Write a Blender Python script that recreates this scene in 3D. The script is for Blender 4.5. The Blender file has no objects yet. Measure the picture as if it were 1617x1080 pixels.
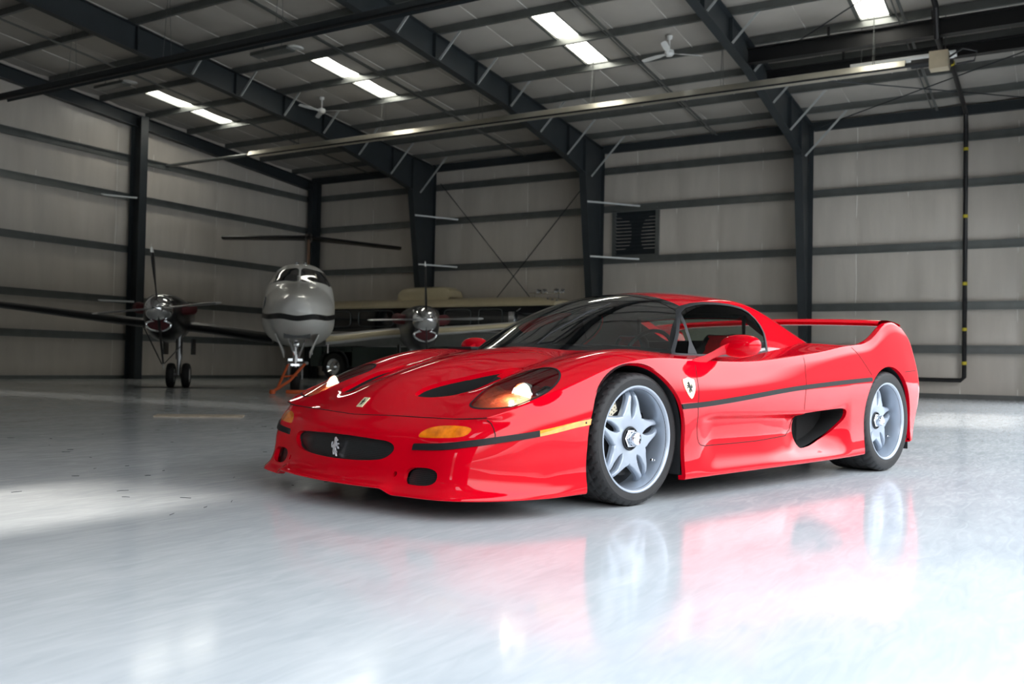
import bpy, bmesh, math, random
import numpy as np
from math import sin, cos, pi, radians, sqrt
from mathutils import Vector, Matrix
from mathutils.bvhtree import BVHTree

# ------------------------------------------------------------------ scene, camera, light
SC = bpy.context.scene
C = SC.collection
SC.view_settings.view_transform = 'Standard'
SC.view_settings.look = 'None'
SC.view_settings.gamma = 1.0
SC.view_settings.exposure = 0.0
SC.view_settings.use_curve_mapping = False

# world frame: +X runs along the gable wall towards the long wall, +Y towards the gable wall, Z up
HY = 0.5349; PITCH = 0.0239; ROLL = 0.0194; FPX = 1477.6
def _uv(v):
    A = (sin(HY), cos(HY)); B = (-cos(HY), sin(HY))
    return Vector((v[0]*A[0]+v[1]*A[1], v[0]*B[0]+v[1]*B[1], v[2]))
_f = Vector((0, cos(PITCH), sin(PITCH))); _u = Vector((0, -sin(PITCH), cos(PITCH))); _r = Vector((1, 0, 0))
_r2 = cos(ROLL)*_r+sin(ROLL)*_u; _u2 = -sin(ROLL)*_r+cos(ROLL)*_u
CAM_R, CAM_U, CAM_F = _uv(_r2), _uv(_u2), _uv(_f)
cam = bpy.data.cameras.new('camera'); cam_o = bpy.data.objects.new('camera', cam); C.objects.link(cam_o)
cam.sensor_width = 36.0; cam.lens = FPX/1617*36.0
cam.clip_start = 0.05; cam.clip_end = 500
cam_o.matrix_world = Matrix(((CAM_R.x, CAM_U.x, -CAM_F.x, 0), (CAM_R.y, CAM_U.y, -CAM_F.y, 0),
                             (CAM_R.z, CAM_U.z, -CAM_F.z, 0.6541), (0, 0, 0, 1)))
cam.dof.use_dof = True; cam.dof.focus_distance = 4.4; cam.dof.aperture_fstop = 4.0
SC.camera = cam_o

W = bpy.data.worlds.new('daylight'); SC.world = W; W.use_nodes = True
_nt = W.node_tree; _bg = _nt.nodes['Background']
_tc = _nt.nodes.new('ShaderNodeTexCoord'); _sp = _nt.nodes.new('ShaderNodeSeparateXYZ'); _cr = _nt.nodes.new('ShaderNodeValToRGB')
_nt.links.new(_tc.outputs['Generated'], _sp.inputs[0]); _nt.links.new(_sp.outputs['Z'], _cr.inputs[0]); _nt.links.new(_cr.outputs[0], _bg.inputs[0])
# dim skyline at the horizon, bright hazy sky above it
_cr.color_ramp.elements[0].position = 0.0; _cr.color_ramp.elements[0].color = (0.10, 0.11, 0.11, 1)
_cr.color_ramp.elements[1].position = 0.9; _cr.color_ramp.elements[1].color = (0.66, 0.82, 1.0, 1)
for _pos, _col in ((0.19, (0.13, 0.14, 0.14, 1)), (0.33, (0.98, 0.98, 1.0, 1)), (0.5, (0.93, 0.965, 1.0, 1))):
    _e = _cr.color_ramp.elements.new(_pos); _e.color = _col
_bg.inputs[1].default_value = 5.9

_s = bpy.data.lights.new('sun', 'SUN'); _so = bpy.data.objects.new('sun', _s); C.objects.link(_so)
_s.energy = 10.0; _s.angle = radians(1.5); _s.color = (1.0, 0.95, 0.88)
SUN_EL = radians(22.0)
_so.rotation_euler = Vector((-cos(SUN_EL), 0.0, sin(SUN_EL))).to_track_quat('Z', 'Y').to_euler()
_so.location = (-30, 3, 14)
# daylight entering by the open hangar door (portal: guides rays, adds no light of its own)
_p = bpy.data.lights.new('door_portal', 'AREA'); _po = bpy.data.objects.new('door_portal', _p); C.objects.link(_po)
_p.shape = 'RECTANGLE'; _p.size = 26.8; _p.size_y = 4.4; _p.cycles.is_portal = True
_po.location = (10.4, -0.5, 2.2); _po.rotation_euler = (radians(90), 0, 0)

# ------------------------------------------------------------------ materials
def mat(name, col, rough=0.5, metal=0.0, coat=0.0, coat_r=0.03, emit=None, es=1.0, noise=0.0, nscale=5.0, bump=0.0, bscale=30.0, trans=0.0, ior=None, alpha=1.0, col2=None, spec=None, stretch=None):
    m = bpy.data.materials.new(name); m.use_nodes = True
    nt = m.node_tree; b = nt.nodes['Principled BSDF']
    b.inputs['Base Color'].default_value = (*col, 1); b.inputs['Roughness'].default_value = rough
    b.inputs['Metallic'].default_value = metal; b.inputs['Coat Weight'].default_value = coat
    b.inputs['Coat Roughness'].default_value = coat_r; b.inputs['Transmission Weight'].default_value = trans
    b.inputs['Alpha'].default_value = alpha
    if ior: b.inputs['IOR'].default_value = ior
    if spec is not None: b.inputs['Specular IOR Level'].default_value = spec
    if emit: b.inputs['Emission Color'].default_value = (*emit, 1); b.inputs['Emission Strength'].default_value = es
    tc = nt.nodes.new('ShaderNodeTexCoord'); src = tc.outputs['Object']
    if stretch:
        mp = nt.nodes.new('ShaderNodeMapping'); mp.inputs['Scale'].default_value = stretch
        nt.links.new(src, mp.inputs[0]); src = mp.outputs[0]
    if noise or col2:
        n = nt.nodes.new('ShaderNodeTexNoise'); n.inputs['Scale'].default_value = nscale; n.inputs['Detail'].default_value = 6
        nt.links.new(src, n.inputs['Vector'])
        r = nt.nodes.new('ShaderNodeValToRGB'); nt.links.new(n.outputs[0], r.inputs[0])
        r.color_ramp.elements[0].position = 0.3; r.color_ramp.elements[1].position = 0.7
        c2 = col2 if col2 else tuple(min(1, c*(1+noise)) for c in col)
        c1 = col if col2 else tuple(c*(1-noise) for c in col)
        r.color_ramp.elements[0].color = (*c1, 1); r.color_ramp.elements[1].color = (*c2, 1)
        nt.links.new(r.outputs[0], b.inputs['Base Color'])
    if bump:
        n = nt.nodes.new('ShaderNodeTexNoise'); n.inputs['Scale'].default_value = bscale; n.inputs['Detail'].default_value = 4
        nt.links.new(src, n.inputs['Vector'])
        bp = nt.nodes.new('ShaderNodeBump'); bp.inputs['Strength'].default_value = bump; bp.inputs['Distance'].default_value = 0.02
        nt.links.new(n.outputs[0], bp.inputs['Height']); nt.links.new(bp.outputs[0], b.inputs['Normal'])
    return m

M = {}
M['red'] = mat('red_paint', (0.60, 0.0006, 0.010), 0.5, 0.0, 1.0, 0.015, noise=0.02, nscale=2, spec=0.0)
M['red'].node_tree.nodes['Principled BSDF'].inputs['Coat IOR'].default_value = 1.38
M['black_gloss'] = mat('gloss_black', (0.004, 0.005, 0.006), 0.12, coat=0.5, noise=0.1)
M['black'] = mat('matt_black', (0.012, 0.013, 0.015), 0.6, noise=0.15, nscale=20)
M['trim'] = mat('rubber_trim', (0.011, 0.0112, 0.012), 0.55, noise=0.1, nscale=30, spec=.3)
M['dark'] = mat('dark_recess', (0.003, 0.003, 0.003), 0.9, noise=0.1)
M['rubber'] = mat('tyre_rubber', (0.009, 0.009, 0.0095), 0.62, noise=0.25, nscale=25, bump=0.1, bscale=200)
M['rim'] = mat('silver_wheel', (0.36, 0.41, 0.48), 0.36, 0.45, 0.5, 0.08, noise=0.02)
M['chrome'] = mat('chrome', (0.85, 0.86, 0.88), 0.08, 1.0, noise=0.02)
M['steel'] = mat('brushed_steel', (0.45, 0.45, 0.46), 0.35, 1.0, noise=0.1, nscale=40)
M['disc'] = mat('brake_disc', (0.55, 0.5, 0.42), 0.4, 0.7, noise=0.1)
M['amber'] = mat('amber_lens', (0.95, 0.30, 0.01), 0.12, coat=1, noise=0.25, nscale=30)
M['turn'] = mat('turn_lens', (0.9, 0.20, 0.005), 0.1, coat=1, noise=0.35, nscale=22)
M['yellow'] = mat('badge_yellow', (0.85, 0.78, 0.50), 0.3, coat=1, noise=0.03)
M['silver'] = mat('badge_silver', (0.85, 0.86, 0.9), 0.2, 0.6, noise=0.02)
M['seat'] = mat('seat_leather', (0.80, 0.012, 0.016), 0.5, noise=0.15, nscale=30, bump=0.1)
M['seatblk'] = mat('seat_black', (0.012, 0.012, 0.013), 0.55, noise=0.2, nscale=30)
M['cabin'] = mat('cabin_trim', (0.012, 0.012, 0.013), 0.7, noise=0.2)
M['lit_disc'] = mat('lit_disc_metal', (0.62, 0.56, 0.42), 0.4, 0.3, noise=0.1)  # cream tone for the lit sector of the brake disc
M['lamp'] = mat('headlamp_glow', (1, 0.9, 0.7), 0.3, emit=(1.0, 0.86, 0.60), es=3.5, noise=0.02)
M['reflector'] = mat('headlamp_bowl', (0.90, 0.16, 0.07), 0.3, 0.2, coat=1, noise=0.5, nscale=14, bump=.5, bscale=40)

def glass(name, tint, rough=0.0, mixw=0.0, sharp=0.0):
    m = bpy.data.materials.new(name); m.use_nodes = True; nt = m.node_tree; nt.nodes.clear()
    o = nt.nodes.new('ShaderNodeOutputMaterial'); mx = nt.nodes.new('ShaderNodeMixShader')
    t = nt.nodes.new('ShaderNodeBsdfTransparent'); g = nt.nodes.new('ShaderNodeBsdfGlossy'); lw = nt.nodes.new('ShaderNodeFresnel')
    n = nt.nodes.new('ShaderNodeTexNoise'); n.inputs['Scale'].default_value = 3.0
    h = nt.nodes.new('ShaderNodeHueSaturation'); h.inputs['Color'].default_value = (*tint, 1)
    mr = nt.nodes.new('ShaderNodeMapRange'); mr.inputs[3].default_value = 0.97; mr.inputs[4].default_value = 1.03
    nt.links.new(n.outputs[0], mr.inputs[0]); nt.links.new(mr.outputs[0], h.inputs['Value']); nt.links.new(h.outputs[0], t.inputs[0])
    g.inputs[0].default_value = (1, 1, 1, 1); g.inputs[1].default_value = rough; lw.inputs[0].default_value = 1.55
    ad = nt.nodes.new('ShaderNodeMath'); ad.operation = 'MULTIPLY_ADD'; ad.inputs[1].default_value = 1.0+sharp; ad.inputs[2].default_value = mixw
    ad.use_clamp = True
    nt.links.new(lw.outputs[0], ad.inputs[0]); nt.links.new(ad.outputs[0], mx.inputs[0])
    nt.links.new(t.outputs[0], mx.inputs[1]); nt.links.new(g.outputs[0], mx.inputs[2]); nt.links.new(mx.outputs[0], o.inputs[0])
    return m
M['glass'] = glass('tinted_glass', (0.74, 0.84, 0.79), mixw=0.02, sharp=0.5)
M['side_glass'] = glass('side_glass', (0.72, 0.80, 0.75), mixw=0.0, sharp=0.0)
M['lens'] = glass('clear_lens', (0.95, 0.95, 0.95))

# ------------------------------------------------------------------ object helpers
def link(o, parent=None):
    C.objects.link(o)
    if parent is not None: o.parent = parent
    return o
def tag(o, label=None, cat=None, group=None, kind=None):
    if label: o['label'] = label
    if cat: o['category'] = cat
    if group: o['group'] = group
    if kind: o['kind'] = kind
    return o
def empty(name, loc=(0, 0, 0), rz=0.0, label=None, cat=None, group=None):
    o = bpy.data.objects.new(name, None); link(o); o.location = loc; o.rotation_euler = (0, 0, rz); o.empty_display_size = 0.2
    return tag(o, label, cat, group)
class MB:
    def __init__(s): s.v = []; s.f = []; s.mi = []; s.m = 0
    def add(s, vs, fs):
        o = len(s.v); s.v += [tuple(v) for v in vs]; s.f += [tuple(i+o for i in f) for f in fs]; s.mi += [s.m]*len(fs)
        return s
    def box(s, c, d, rot=None):
        hx, hy, hz = d[0]/2, d[1]/2, d[2]/2
        vs = [Vector((x, y, z)) for x in (-hx, hx) for y in (-hy, hy) for z in (-hz, hz)]
        if rot is not None: vs = [rot @ v for v in vs]
        vs = [v+Vector(c) for v in vs]
        return s.add(vs, [(0, 1, 3, 2), (4, 6, 7, 5), (0, 4, 5, 1), (2, 3, 7, 6), (0, 2, 6, 4), (1, 5, 7, 3)])
    def bar(s, a, b, w, h, up=(0, 0, 1)):
        a, b = Vector(a), Vector(b); d = (b-a).normalized(); u = Vector(up)
        if abs(d.dot(u)) > 0.99: u = Vector((1, 0, 0))
        r = d.cross(u).normalized(); u = r.cross(d).normalized()
        vs = []
        for p in (a, b):
            for sx, sy in ((-1, -1), (1, -1), (1, 1), (-1, 1)): vs.append(p+r*sx*w/2+u*sy*h/2)
        return s.add(vs, [(3, 2, 1, 0), (4, 5, 6, 7), (0, 1, 5, 4), (1, 2, 6, 5), (2, 3, 7, 6), (3, 0, 4, 7)])
    def ibeam(s, a, b, w, h, t=0.02, up=(0, 0, 1)):
        a, b = Vector(a), Vector(b); d = (b-a).normalized(); u = Vector(up); r = d.cross(u).normalized(); u = r.cross(d).normalized()
        s.bar(a, b, t*0.7, h-2*t, up)
        s.bar(a+u*(h/2-t/2), b+u*(h/2-t/2), w, t, up); s.bar(a-u*(h/2-t/2), b-u*(h/2-t/2), w, t, up)
        return s
    def tube(s, pts, r, n=10, closed=False, caps=True):
        pts = [Vector(p) for p in pts]; k = len(pts); rr = r if isinstance(r, (list, tuple)) else [r]*k
        rings = []; prev = None
        for i, p in enumerate(pts):
            if closed: d = (pts[(i+1) % k]-pts[i-1]).normalized()
            else: d = (pts[min(i+1, k-1)]-pts[max(i-1, 0)]).normalized()
            if prev is None:
                u = Vector((0, 0, 1)) if abs(d.z) < 0.9 else Vector((1, 0, 0))
            else: u = prev
            x = d.cross(u); x = x.normalized() if x.length > 1e-6 else Vector((1, 0, 0)); u = x.cross(d).normalized(); prev = u
            rings.append([p+(x*cos(2*pi*j/n)+u*sin(2*pi*j/n))*rr[i] for j in range(n)])
        vs = [v for g in rings for v in g]; fs = []
        for i in range(k if closed else k-1):
            for j in range(n):
                a = i*n+j; b = i*n+(j+1) % n; c = ((i+1) % k)*n+(j+1) % n; d = ((i+1) % k)*n+j
                fs.append((a, b, c, d))
        if caps and not closed: fs.append(tuple(range(n-1, -1, -1))); fs.append(tuple((k-1)*n+j for j in range(n)))
        return s.add(vs, fs)
    def lathe(s, prof, origin, axis, n=32, up=(0, 0, 1)):
        # prof: list of (radius, offset along axis)
        o = Vector(origin); a = Vector(axis).normalized(); u = Vector(up)
        if abs(a.dot(u)) > 0.99: u = Vector((1, 0, 0))
        x = a.cross(u).normalized(); u = x.cross(a).normalized()
        vs = []; fs = []; k = len(prof)
        for r, d in prof:
            for j in range(n):
                th = 2*pi*j/n; vs.append(o+a*d+(x*cos(th)+u*sin(th))*max(r, 1e-4))
        for i in range(k-1):
            for j in range(n): fs.append((i*n+j, i*n+(j+1) % n, (i+1)*n+(j+1) % n, (i+1)*n+j))
        if prof[0][0] < 1e-3: pass
        return s.add(vs, fs)
    def grid(s, P, closed_u=False, closed_v=False):
        # P[i][j] points
        nu, nv = len(P), len(P[0]); vs = [p for r in P for p in r]; fs = []
        for i in range(nu if closed_u else nu-1):
            for j in range(nv if closed_v else nv-1):
                fs.append((i*nv+j, ((i+1) % nu)*nv+j, ((i+1) % nu)*nv+(j+1) % nv, i*nv+(j+1) % nv))
        return s.add(vs, fs)
    def prism(s, poly, fn, d0, d1):
        # poly 2D list; fn(a,b,d)->3D
        n = len(poly)
        vs = [fn(a, b, d0) for a, b in poly]+[fn(a, b, d1) for a, b in poly]
        fs = [tuple(range(n)), tuple(range(2*n-1, n-1, -1))]+[(i, i+n, (i+1) % n+n, (i+1) % n) for i in range(n)]
        return s.add(vs, fs)
    def build(s, name, m, parent=None, smooth=True, ang=35, bevel=0.0, norm=True):
        me = bpy.data.meshes.new(name); me.from_pydata(s.v, [], s.f)
        ms = m if isinstance(m, (list, tuple)) else [m]
        for x in ms: me.materials.append(x)
        if len(ms) > 1:
            for p, i in zip(me.polygons, s.mi): p.material_index = i
        bm = bmesh.new(); bm.from_mesh(me)
        if norm: bmesh.ops.recalc_face_normals(bm, faces=bm.faces)
        if bevel:
            es = [e for e in bm.edges if len(e.link_faces) == 2 and e.calc_face_angle(0) > radians(40)]
            bmesh.ops.bevel(bm, geom=es, offset=bevel, segments=2, profile=0.6, affect='EDGES', clamp_overlap=True)
        if smooth:
            for f in bm.faces: f.smooth = True
            for e in bm.edges:
                if len(e.link_faces) == 2 and e.calc_face_angle(0) > radians(ang): e.smooth = False
        bm.to_mesh(me); bm.free()
        o = bpy.data.objects.new(name, me); return link(o, parent)
def copy_tree(o, parent=None):
    c = o.copy(); link(c, parent)
    if parent is not None: c.matrix_parent_inverse = o.matrix_parent_inverse.copy()
    for ch in list(o.children): copy_tree(ch, c)
    return c

def pchip(xs, ys):
    xs = np.asarray(xs, float); ys = np.asarray(ys, float)
    h = np.diff(xs); d = np.diff(ys)/h; m = np.zeros_like(ys)
    m[0] = d[0]; m[-1] = d[-1]
    for i in range(1, len(xs)-1):
        if d[i-1]*d[i] > 0:
            w1 = 2*h[i]+h[i-1]; w2 = h[i]+2*h[i-1]; m[i] = (w1+w2)/(w1/d[i-1]+w2/d[i])
    def f(x):
        x = np.asarray(x, float); xc = np.clip(x, xs[0], xs[-1]); i = np.clip(np.searchsorted(xs, xc)-1, 0, len(xs)-2)
        t = (xc-xs[i])/h[i]; t2 = t*t; t3 = t2*t
        return (2*t3-3*t2+1)*ys[i]+(t3-2*t2+t)*h[i]*m[i]+(-2*t3+3*t2)*ys[i+1]+(t3-t2)*h[i]*m[i+1]
    return f
def spline(xs, ys):
    # natural cubic spline, smoother than pchip
    xs = np.asarray(xs, float); ys = np.asarray(ys, float); n = len(xs); h = np.diff(xs)
    A = np.zeros((n, n)); b = np.zeros(n); A[0, 0] = A[-1, -1] = 1
    for i in range(1, n-1):
        A[i, i-1] = h[i-1]; A[i, i] = 2*(h[i-1]+h[i]); A[i, i+1] = h[i]; b[i] = 6*((ys[i+1]-ys[i])/h[i]-(ys[i]-ys[i-1])/h[i-1])
    m = np.linalg.solve(A, b)
    def f(x):
        x = np.asarray(x, float); xc = np.clip(x, xs[0], xs[-1]); i = np.clip(np.searchsorted(xs, xc)-1, 0, n-2)
        a = xs[i+1]-xc; c = xc-xs[i]
        return m[i]*a**3/(6*h[i])+m[i+1]*c**3/(6*h[i])+(ys[i]/h[i]-m[i]*h[i]/6)*a+(ys[i+1]/h[i]-m[i+1]*h[i]/6)*c
    return f
def sstep(a, b, x):
    t = np.clip((np.asarray(x, float)-a)/(b-a), 0, 1); return t*t*(3-2*t)
# ------------------------------------------------------------------ sports car surfaces
# car frame used by the surface functions: x rearward from the front axle, y to the car's left, z up
XR_SH = 2.85
yE = spline([-1.3, -.84, -.765, -.6, -.42, -.2, 0, .4, 1, 1.5, 2, 2.5, 2.85], [.80, .80, .845, .885, .91, .925, .93, .925, .93, .94, .945, .945, .935])
_tx = [0, .25, .5, .75, .9, 1.0]
#        x      c     .25    .5    .75   .9    1
_HT = [(-1.0,  .345, .350, .368, .375, .375, .375),
       (-.956, .408, .405, .402, .398, .395, .392),
       (-.90,  .465, .447, .425, .412, .408, .404),
       (-.86,  .500, .477, .447, .432, .425, .420),
       (-.80,  .541, .513, .480, .463, .452, .445),
       (-.6,   .622, .590, .560, .562, .546, .518),
       (-.4,   .676, .650, .624, .632, .616, .582),
       (-.2,   .716, .697, .676, .692, .677, .648),
       (0.0,   .742, .728, .710, .731, .716, .688),
       (.2,    .762, .750, .735, .742, .726, .700),
       (.4,    .775, .765, .748, .735, .718, .698),
       (.7,    .775, .770, .755, .735, .714, .692),
       (1.0,   .775, .772, .765, .740, .718, .698),
       (1.46,  .80, .80, .79, .772, .752, .738),
       (1.8,   .83, .828, .82, .805, .790, .775),
       (2.0,   .838, .838, .833, .825, .815, .803),
       (2.15,  .832, .833, .831, .827, .818, .813),
       (2.3,   .820, .822, .822, .819, .812, .808),
       (2.5,   .808, .810, .811, .808, .803, .80),
       (2.85,  .785, .787, .788, .787, .784, .782),
       (3.0,   .775, .777, .78, .78, .78, .78)]
_Hrise = pchip([2.1, 2.2, 2.3, 2.38, 2.46, 2.54, 2.6, 2.68, 2.85, 3.0], [0, .008, .030, .060, .105, .155, .180, .192, .168, .14])
_Hc = [spline([r[0] for r in _HT], [r[k+1] for r in _HT]) for k in range(6)]
_TT = np.linspace(0, 1, 61)
def _latmat():
    # cardinal splines of the lateral profile, clamped flat at the centre line by mirroring
    xs = [-t for t in _tx[:0:-1]]+_tx
    B = []
    for k in range(6):
        ys = [1.0 if (j == k) else 0.0 for j in range(6)]; full = ys[:0:-1]+ys
        B.append(spline(xs, full))
    return B
_LB = _latmat()
def H(x, y):
    x = np.asarray(x, float); y = np.abs(np.asarray(y, float)); x, y = np.broadcast_arrays(x, y)
    t = np.clip(y/yE(x), 0, 1.0); z = np.zeros(x.shape)
    for k in range(6): z = z+_Hc[k](x)*_LB[k](t)
    z = z-.014*np.exp(-((y-.46)/.075)**2)*sstep(-.78, -.6, x)*(1-sstep(-.25, 0, x))
    return z+_Hrise(x)*sstep(.885, .965, t)*(x > 2.1)
_bk = [0, .35, .5, .65, .85, 1.0]
x_front = spline(_bk, [-.958, -.942, -.924, -.900, -.876, -.84])
x_rear = lambda b: 2.85+0.13*(1-np.asarray(b, float)**3)
NA, NB, NRsub = 250, 70, 6
_sa = np.linspace(0, 1, NA+1)
_sb = np.linspace(0, 1, NB+1)
_sb = 1-(1-_sb)**1.25                 # finer towards the side
def T_point(a, b):
    xf = x_front(b); xr = x_rear(b); x = xf+(xr-xf)*a
    y = b*yE(x)
    return x, y, H(x, y)
zs_f = pchip([-1.0, -.91, -.62, -.42, .27, .42, 1.477, 2.3, 3.0], [.29, .318, .371, .405, .464, .471, .557, .603, .63])
zb_f = pchip([-1, -.4, .3, 2.15, 2.6, 3.0], [.088, .092, .105, .125, .16, .19])
def side_rows(x):
    zE = float(H(x, yE(x))); ye = float(yE(x)); zs = float(zs_f(x)); zb = float(zb_f(x))
    door = float(sstep(.25, .5, x)*(1-sstep(1.75, 2.05, x)))
    w = float(sstep(.4, .55, x)*(1-sstep(1.82, 2.0, x))); w2 = float(sstep(1.15, 1.5, x)*(1-sstep(1.8, 2.02, x)))
    z4 = (zs-.09)*(1-door)+(.428-.01*(x-.4))*door
    z8 = zb+.028
    z5 = (z4*.72+z8*.28)*(1-door)+.375*door
    z6 = (z4*.46+z8*.54)*(1-door)+.285*door
    z7 = (z4*.2+z8*.8)*(1-door)+.20*door
    ym = .985 if x > -.3 else .97
    tail = float(sstep(2.6, 2.95, x)); ym -= .02*tail
    R = [(ye, zE), (ye+.022, zE-.25*(zE-zs)), (ym-.006, zE-.68*(zE-zs)), (ym, zs), (ym-.001, z4),
         (ym-.006-.030*w-.035*w2, z5), (ym-.008-.030*w-.045*w2, z6), (ym-.004-.016*w-.03*w2, z7), (ym+.002, z8), (ym-.002, zb+.004), (ym-.04, zb)]
    return R
def dxr(z): return pchip([0, .1, .2, .5, .67, .9, .985], [.05, .07, .10, .215, .18, .05, 0.0])(z)
_F = {0.0: [(-.958, 0, None), (-1.003, 0, .383), (-1.038, 0, .35), (-1.052, 0, .31), (-1.062, 0, .26), (-1.072, 0, .21), (-1.086, 0, .17), (-1.112, 0, .14), (-1.150, 0, .124), (-1.154, 0, .113), (-1.12, 0, .106)],
      .85: [(-.868, .68, None), (-.905, .685, .388), (-.932, .69, .353), (-.948, .695, .31), (-.960, .70, .26), (-.966, .70, .21), (-.975, .70, .168), (-.992, .705, .128), (-1.020, .71, .10), (-1.022, .71, .089), (-.985, .70, .084)],
      1.0: [(-.86, .80, None), (-.872, .820, .390), (-.882, .838, .357), (-.886, .848, .315), (-.885, .855, .26), (-.885, .858, .21), (-.888, .860, .17), (-.898, .866, .13), (-.915, .878, .10), (-.915, .878, .089), (-.88, .86, .084)]}
def front_rows(b):
    d = {.35: .02, .5: .04, .65: .066}
    rows = []
    for k in range(11):
        cx, _, cz = _F[0.0][k]; ex, ey, ez = _F[.85][k]; gx, gy, gz = _F[1.0][k]
        ks = [0, .35, .5, .65, .85, 1.0]
        span = ex-cx
        xs = [cx, cx+span*.19, cx+span*.38, cx+span*.63, ex, gx]
        ys = [0, .28, .40, .52, ey, gy]
        X = float(spline(ks, xs)(b)); Y = float(spline(ks, ys)(b))
        if cz is None: X = float(x_front(b)); Y = b*.80; Z = float(H(X, Y))
        elif k >= 7: Z = float(cz+(ez-cz)*sstep(.50, .60, b))
        else: Z = float(pchip([0, .85, 1.0], [cz, ez, gz])(b))
        rows.append((X, Y, Z))
    return rows
_sideK = [-.62, -.42, -.2, 0, .2, .3, .42, .6, 1.0, 1.3, 1.46, 1.7, 1.9, 2.05, 2.3, 2.5, 2.7, 2.85]
def _side_ctrl(x):
    if abs(x+.62) < 1e-6:
        z = float(H(x, yE(x)))
        return [(x, float(yE(x)), z), (x, .915, .465), (x, .932, .415), (x, .938, .37), (x, .936, .30), (x, .930, .23), (x, .930, .18), (x, .938, .135), (x, .950, .105), (x, .950, .091), (x, .91, .086)]
    r = side_rows(x); k = max(0, (x-2.4)/.45)
    return [(x+k*(float(dxr(z))), y, z) for y, z in r]
_KB = [0, .35, .5, .65, .85]
def rows_table():
    tab = [front_rows(b) for b in _KB]+[_side_ctrl(x) for x in _sideK]
    return np.array(tab)   # (n,11,3)
_tab = rows_table(); _kx = [-.84]+_sideK
_rowS = []
for _r in range(11):
    _d = np.linalg.norm(np.diff(_tab[:, _r, :2], axis=0), axis=1); _sk = np.r_[0, np.cumsum(_d)]
    nb_ = len(_KB); sc_ = (_sk[nb_-1]*.46+_sk[nb_]*.54)            # chord position of the corner column
    _pos = [spline(_sk[:9], _tab[:9, _r, c]) if False else spline(_sk, _tab[:, _r, c]) for c in range(3)]
    _pc = [pchip(_sk, _tab[:, _r, c]) for c in range(3)]
    _rowS.append((_pos, _pc, pchip(_KB+[1.0], list(_sk[:nb_])+[sc_]), pchip(_kx, [sc_]+list(_sk[nb_:]))))
def col_front(b):
    out = []
    for r in range(11):
        P_, Q_, fb_, _ = _rowS[r]; s_ = fb_(b); z = float(Q_[2](s_))
        if r >= 7:
            z0 = _F[0.0][r][2]; z1 = _tab[4][r][2]; z = z0+(z1-z0)*float(sstep(.50, .60, b)) if b < .85 else z
        out.append([float(P_[0](s_)), float(P_[1](s_)), z])
    return np.array(out)
def col_side(x):
    out = []
    for r in range(11):
        P_, Q_, _, fx = _rowS[r]; s_ = fx(x); w = float(sstep(-.62, -.42, x))
        out.append([float(P_[c](s_))*(1-w)+float(Q_[c](s_))*w for c in range(2)]+[float(Q_[2](s_))])
    return np.array(out)
def smooth_rows(ctrl):
    # ctrl (11,3) -> dense polyline along the rows, parameter by blended chord length
    ctrl = np.asarray(ctrl); k = len(ctrl); t = np.arange(k, dtype=float)
    tt = np.linspace(0, k-1, (k-1)*NRsub+1)
    h = 1.0; out = []
    for c in range(3):
        y = ctrl[:, c]; m = np.zeros(k); d = np.diff(y)
        m[1:-1] = (y[2:]-y[:-2])/2; m[0] = d[0]; m[-1] = d[-1]
        lim = 3*np.minimum(np.abs(np.r_[d[0], d]), np.abs(np.r_[d, d[-1]]))
        m = np.sign(m)*np.minimum(np.abs(m), lim+1e-3)
        i = np.clip(tt.astype(int), 0, k-2); u = tt-i
        out.append((2*u**3-3*u**2+1)*y[i]+(u**3-2*u**2+u)*m[i]+(-2*u**3+3*u**2)*y[i+1]+(u**3-u**2)*m[i+1])
    return np.stack(out, -1)
def body_half():
    V = []; F = []
    # top sheet
    A_, B_ = np.meshgrid(_sa, _sb, indexing='ij'); x, y, z = T_point(A_, B_)
    # keep E-edge exactly on the side abscissae
    P = np.stack([x, y, z], -1); na, nb = P.shape[:2]
    top = P.reshape(-1, 3)
    idx = np.arange(na*nb).reshape(na, nb)
    F += [(idx[i, j], idx[i+1, j], idx[i+1, j+1], idx[i, j+1]) for i in range(na-1) for j in range(nb-1)]
    # wrap columns: front (b), side (a), rear (b reversed)
    cols = []; topidx = []
    for j in range(nb): cols.append(col_front(float(_sb[j]))); topidx.append(idx[0, j])
    for i in range(1, na):
        xx = P[i, nb-1, 0]
        cols.append(col_side(xx)); topidx.append(idx[i, nb-1])
    last = cols[-1].copy()
    for j in range(nb-2, -1, -1):
        b = float(_sb[j]); cc = last.copy(); e = P[na-1, j]
        cc[:, 1] = last[:, 1]*b; cc[:, 0] = last[:, 0]+0.13*(1-b**3)
        zt = e[2]; zb = last[-1, 2]; z0 = last[0, 2]
        cc[:, 2] = zb+(last[:, 2]-zb)*(zt-zb)/(z0-zb)
        cols.append(cc); topidx.append(idx[na-1, j])
    verts = [top]; off = len(top); prevcol = None
    nr = (11-1)*NRsub+1
    for c, ti in zip(cols, topidx):
        c = c.copy(); c[0] = top[ti]; d = smooth_rows(c)[1:]
        ids = [ti]+list(range(off, off+len(d))); verts.append(d); off += len(d)
        if prevcol is not None:
            F += [(prevcol[r], ids[r], ids[r+1], prevcol[r+1]) for r in range(nr-1)]
        prevcol = ids
    return np.concatenate(verts), F

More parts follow.
